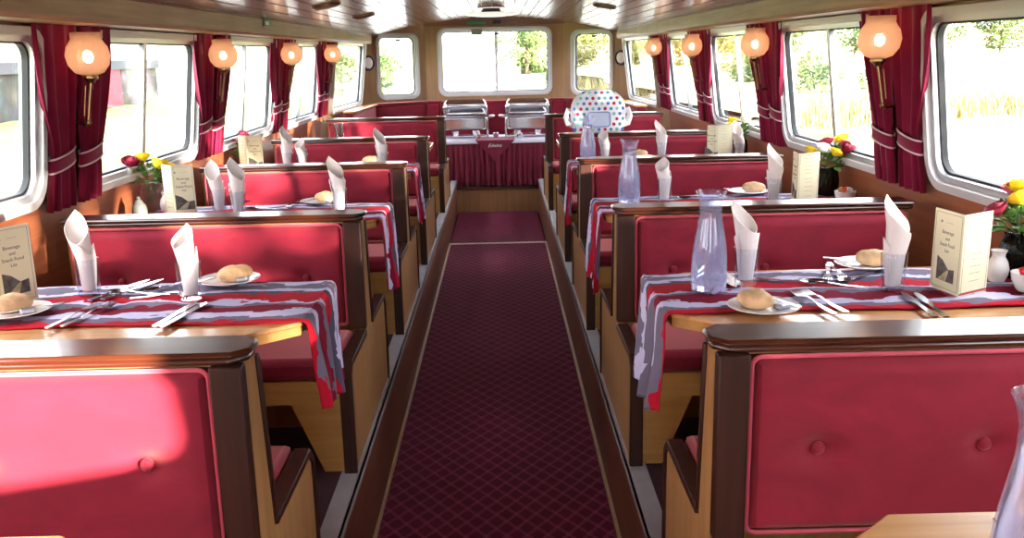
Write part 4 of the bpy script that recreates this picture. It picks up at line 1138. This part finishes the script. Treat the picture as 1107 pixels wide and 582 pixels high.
# ---------------------------------------------------------------- outdoors
grass = basic('lawn_green', srgb(120, 150, 70), .9, var=.25, vscale=1.5)
field = basic('pale_field', srgb(176, 170, 120), .9, var=.15, vscale=.3)
m, nt, out = nodes('river_water')
p = N(nt, 'ShaderNodeBsdfPrincipled', Roughness=.12); p.inputs['Base Color'].default_value = rgba(srgb(120, 116, 92))
no = N(nt, 'ShaderNodeTexNoise', Scale=1.2, Detail=3); tc = N(nt, 'ShaderNodeTexCoord'); nt.links.new(tc.outputs['Object'], no.inputs['Vector'])
b = N(nt, 'ShaderNodeBump', Strength=.25, Distance=.2); nt.links.new(no.outputs[0], b.inputs['Height']); nt.links.new(b.outputs[0], p.inputs['Normal']); nt.links.new(p.outputs[0], out.inputs[0])
M['river'] = m
o = G().box(-400, 400, -60, 600, -.62, -.52).build('water', M['river'], smooth=False); o['kind'] = 'structure'
# banks: left lawn, right bank rising to a pale field
def bank(u, v):
    x = -5.2-60*u**1.6; y = -20+56*v
    return (x+.5*math.sin(y*.7), y, -.6+.55*min(1, u*14)+u*1.2+.03*math.sin(y*2+x))
o = G().grid(bank, 30, 60).build('ground_left', grass); o['kind'] = 'structure'
def shore(y): return 7.6-.075*(y-24)+.4*math.sin(y*.5)
def rbank(u, v):
    y = 23.6+130*v**1.5; e = shore(y); x = e+140*u**2
    f = 23.6+.5*math.sin(x*.6)
    y = y if v > .02 else f
    return (x, y, -.62+.6*min(1, u*9)*min(1, v*14)+2.0*v+.08*math.sin(y*.8+x*.6)*min(1, u*6)*min(1, v*10))
o = G().grid(rbank, 50, 90).build('ground_right', field); o['kind'] = 'structure'
o = G().grid(lambda u, v: (5.0+.4*math.sin(v*20)+5*u, -14+20*v, -.62+.5*math.sin(u*PI)), 12, 40).build('ground_near', grass); o['kind'] = 'structure'
o = G().grid(lambda u, v: (-160+330*u, 92+90*v, -.6+1.2*min(1, v*6)+4*v), 30, 10).build('ground_far', field); o['kind'] = 'structure'
# reeds along the right water's edge (uncountable blades: one object)
rr = random.Random(5); g = G()
for k in range(5200):
    if k % 7: x = rr.uniform(7.5, 34); y = 23.7+.5*math.sin(x*.6)+min(2.0, abs(rr.gauss(0, .8))); e = x-.8
    else: y = rr.uniform(37, 60); e = shore(y); x = e+abs(rr.gauss(0, .8))
    h = rr.uniform(.4, 1.1); a = rr.random()*6.28; w = .02+.01*rr.random(); lx, ly = rr.gauss(-.12, .22)*h, rr.gauss(0, .22)*h
    dx, dy = math.cos(a)*w, math.sin(a)*w; z0 = -.6+.25*min(1, (x-e))
    g.add([(x-dx, y-dy, z0), (x+dx, y+dy, z0), (x+lx*.5+dx*.6, y+ly*.5+dy*.6, z0+h*.65), (x+lx*.5-dx*.6, y+ly*.5-dy*.6, z0+h*.65), (x+lx*1.4, y+ly*1.4, z0+h)], [(0, 1, 2, 3), (3, 2, 4)])
tag(g.build('reeds', basic('reed', srgb(150, 142, 98), .8, var=.3, vscale=2), fix=False, smooth=False), 'tangled straw coloured reeds along the right river bank', 'reeds', kind='stuff')
def crown_mesh(seed, n, leaf, H, W, z0=.35):
    rr = random.Random(seed); g = G(); lobes = []
    for _ in range(11):
        a = rr.random()*6.28; r = W*.5*math.sqrt(rr.random())*.75; z = H*(z0+(1-z0)*rr.random()*.8); lobes.append((r*math.cos(a), r*math.sin(a), z, W*rr.uniform(.16, .30)))
    for _ in range(n):
        cx, cy, cz_, R0 = rr.choice(lobes); d = Vector((rr.gauss(0, 1), rr.gauss(0, 1), rr.gauss(0, 1))).normalized()*R0*rr.uniform(.65, 1.05)
        c = Vector((cx, cy, max(.15*H*z0, cz_+d.z*.9)))+Vector((d.x, d.y, 0)); a = Vector((rr.gauss(0, 1), rr.gauss(0, 1), rr.gauss(0, 1))).normalized(); b = a.orthogonal().normalized(); s_ = leaf*rr.uniform(.6, 1.4)
        g.add([c-a*s_, c-b*s_*.5, c+a*s_, c+b*s_*.5], [(0, 1, 2, 3)])
    return g
fol = [basic('foliage_green', srgb(84, 106, 46), .7, var=.35, vscale=.8), basic('foliage_yellow', srgb(124, 124, 62), .7, var=.3, vscale=.8), basic('foliage_deep', srgb(70, 94, 44), .7, var=.35, vscale=.8)]
bark = basic('bark', srgb(90, 74, 58), .9, var=.3)
CR = [crown_mesh(1, 4200, .16, 6, 5, .08).mesh('crown', fol[0], False, False), crown_mesh(2, 4200, .16, 6, 5.4, .08).mesh('crown', fol[1], False, False), crown_mesh(3, 2600, .12, 3, 4, .1).mesh('crown', fol[2], False, False)]
TR = G().tube([(0, 0, -.4), (.05, .02, 1.2), (0, .1, 2.6), (.1, .1, 4.0)], [.2, .16, .13, .06], 10).mesh('trunk', bark)
def tree(x, y, z, k, s_, label, grp, rz=0):
    t = thing('bush' if k == 2 else 'tree', (x, y, z), label, 'bush' if k == 2 else 'tree', grp, rz); t.scale = (s_,)*3
    link('crown', CR[k], t); 
    if k != 2: link('trunk', TR, t)
    else: G().tube([(0, 0, -.3), (.05, 0, .6), (0, .1, 1.2)], [.1, .07, .04], 8).build('stem', bark, t)
# trees framing the bow view, right bank
for i, (x, y, z, k, s_, l) in enumerate([
    (2.0, 68, -.5, 0, .9, 'green tree over the water seen through the middle of the front window'),
    (5.0, 61, -.4, 1, .8, 'yellow green tree seen at the right edge of the front window'),
    (8.3, 57, -.2, 1, .72, 'yellow green tree seen through the right angled bow window'),
    (11.4, 53, 0, 1, .72, 'yellow green tree seen through the farthest right side window'),
    (11.2, 43, 0, 1, .62, 'yellow green tree seen through the fourth right side window'),
    (-8.2, 66, -.5, 2, .95, 'green bush on the far shore seen through the left angled bow window'),
    (-11.6, 70, -.5, 0, .5, 'small distant tree seen through the farthest left side window')]):
    tree(x, y, z, k, s_, l, 'trees and bushes on the banks', i*1.3)
for i, (x, y) in enumerate([(20, 66), (24.5, 65), (29, 64), (33.5, 63), (38, 62)]):
    tree(x, y, 1.2, 2, 1.05, '%s dark green hedge bush on the skyline beyond the right field' % ['leftmost', 'second', 'middle', 'fourth', 'rightmost'][i], 'skyline hedge bushes', i)
for i, (x, y, s_) in enumerate([(9.9, 29.4, .52), (12.5, 30.2, .5), (9.2, 34.0, .5)]):
    tree(x, y, -.1, 2, s_, ['left of two small bushes behind the reeds in the second right window', 'right of two small bushes behind the reeds in the second right window', 'small bush behind the reeds in the third right window'][i], 'small bank bushes', i*2)
# unseen leafy screen added beside the camera to keep low sun off most windows
rr = random.Random(12); g = G()
for k in range(11500):
    y = rr.uniform(-4.3, 8.2); z = rr.uniform(.0, 3.0+.15*math.sin(y*1.7)+.1*math.sin(y*4.1)); x = 6.9+rr.choice((-1, 1))*rr.uniform(.2, .55)*(1-.25*(z/3)**2)
    c = Vector((x, y, z)); a = Vector((rr.gauss(0, 1), rr.gauss(0, 1), rr.gauss(0, 1))).normalized(); b_ = a.orthogonal().normalized(); q = .09*rr.uniform(.6, 1.4)
    g.add([c-a*q, c-b_*q*.5, c+a*q, c+b_*q*.5], [(0, 1, 2, 3)])
t = thing('hedge', (0, 0, -.25), 'unseen green hedge added on the near right bank to block low sun', 'hedge')
g.build('foliage', fol[2], t, smooth=False, fix=False)
for y in (-3.4, -1.2, 1.0, 3.2, 5.4, 7.4): G().tube([(6.9, y, -.3), (6.95, y, .6), (6.9, y+.05, 1.6)], [.07, .05, .03], 8).build('stem', bark, t)
for i, y in enumerate((-.8, 6.4, 13.6)):  # out-of-view trees added to keep the sun off the stone building
    tree(13.6, y, -.3, 0, 1.1, 'tall unseen tree added to shade the left building, %s in its row' % ['nearest the stern', 'middle one', 'foremost'][i], 'added shade trees', i*2.1)
# stone building on the left bank
def stonemat():
    m, nt, out = nodes('rubble_stone'); L = nt.links.new
    p = N(nt, 'ShaderNodeBsdfPrincipled', Roughness=.9); tc = N(nt, 'ShaderNodeTexCoord'); v = N(nt, 'ShaderNodeTexVoronoi', Scale=2.6)
    L(tc.outputs['Object'], v.inputs['Vector']); r = ramp(nt, [(0, srgb(92, 90, 88)), (.45, srgb(66, 65, 66)), (1, srgb(46, 45, 47))]); L(v.outputs['Distance'], r.inputs[0])
    mx = N(nt, 'ShaderNodeMix', data_type='RGBA', blend_type='MULTIPLY'); mx.inputs[0].default_value = .35; L(r.outputs[0], mx.inputs[6]); L(v.outputs['Color'], mx.inputs[7]); L(mx.outputs[2], p.inputs['Base Color'])
    L(p.outputs[0], out.inputs[0]); return m
sm = stonemat(); rend = basic('white_render', srgb(150, 152, 154), .8, var=.05); slate = basic('slate', srgb(60, 62, 70), .7); redp = basic('red_paint', srgb(170, 40, 60), .6); dkg = basic('dark_window', srgb(50, 58, 62), .2)
t = thing('stone_building', (-11.5, 20, .0), 'long grey stone building with pale upper storey on the left bank', 'building')
def pr(nm, mt, *bx, par=t): return G().box(*bx).build(nm, mt, par, smooth=False)
pr('stone_base', sm, -6, 0, -17, 12, -.3, 1.35)
pr('ledge', slate, -6, .12, -17, 12, 1.352, 1.62)
pr('upper_wall', rend, -6, -.05, -17, 12, 1.622, 5.2)
pr('roof_edge', slate, -6.3, .3, -17.3, 12.3, 5.202, 5.5)
for k in range(9):
    y = -15+3.0*k
    w = pr('window', M['white_paint'], -.048, .03, y, y+1.5, 2.2, 3.9); pr('window_pane', dkg, .031, .04, y+.12, y+.68, 2.32, 3.78, par=w); pr('window_pane', dkg, .031, .04, y+.82, y+1.38, 2.32, 3.78, par=w)
for y in (-4.0, 7.2): pr('red_door', redp, .001, .06, y, y+1.6, -.2, 1.345)
# moored boat far ahead
t = thing('moored_boat', (.4, 60, -.52), 'small white boat moored far ahead, seen through the front window', 'boat', rz=.5)
def hull(u, v):
    x = -3+6*u; w = 1.0*(1-max(0, (u-.6)/.4)**2)*(.6+.4*v); a = (v*2-1)
    return (x, w*math.sin(a*PI/2), .75*abs(a)**2-.15+.2*u*u*abs(a))
G().grid(hull, 20, 12).build('hull', M['white_paint'], t, solid=.05)
G().prism(rrect(-.4, 0, 2.6, 1.3, .3), 2, .3, 1.25).build('cabin', basic('pink_cabin', srgb(214, 160, 180), .6), t, bevel=.05)
# ---------------------------------------------------------------- light, camera
w = bpy.data.worlds.new('sky'); sc.world = w; w.use_nodes = True
nt = w.node_tree; bg = nt.nodes['Background']; bg.inputs[0].default_value = (.90, .95, 1.0, 1); bg.inputs[1].default_value = 6.0
sun = bpy.data.lights.new('sun', 'SUN'); sun.energy = 34; sun.angle = math.radians(.7); sun.color = (1, .86, .70)
so = bpy.data.objects.new('sun', sun); COL.objects.link(so)
d = Vector((-1, .84, -.145)); so.rotation_euler = d.to_track_quat('-Z', 'Y').to_euler()
cam = bpy.data.cameras.new('camera'); co = bpy.data.objects.new('camera', cam); COL.objects.link(co); sc.camera = co
pitch, yaw, roll = .2297, .0089, .0213
fwd = Vector((math.sin(yaw)*math.cos(pitch), math.cos(yaw)*math.cos(pitch), -math.sin(pitch)))
right = Vector((math.cos(yaw), -math.sin(yaw), 0)); up = right.cross(fwd)
r2 = right*math.cos(roll)-up*math.sin(roll); u2 = up*math.cos(roll)+right*math.sin(roll)
mx = Matrix((r2, u2, -fwd)).transposed().to_4x4(); mx.translation = (.0461, 0, 1.6); co.matrix_world = mx
cam.sensor_width = 36; cam.lens = 36*1000/1107; cam.clip_start = .02; cam.clip_end = 1500
sc.view_settings.view_transform = 'Standard'; sc.view_settings.look = 'None'; sc.view_settings.gamma = 1; sc.view_settings.use_curve_mapping = False
sc.view_settings.exposure = 1.1
sc.cycles.use_denoising = True
sc.cycles.max_bounces = 10; sc.cycles.transparent_max_bounces = 16; sc.cycles.sample_clamp_indirect = 6
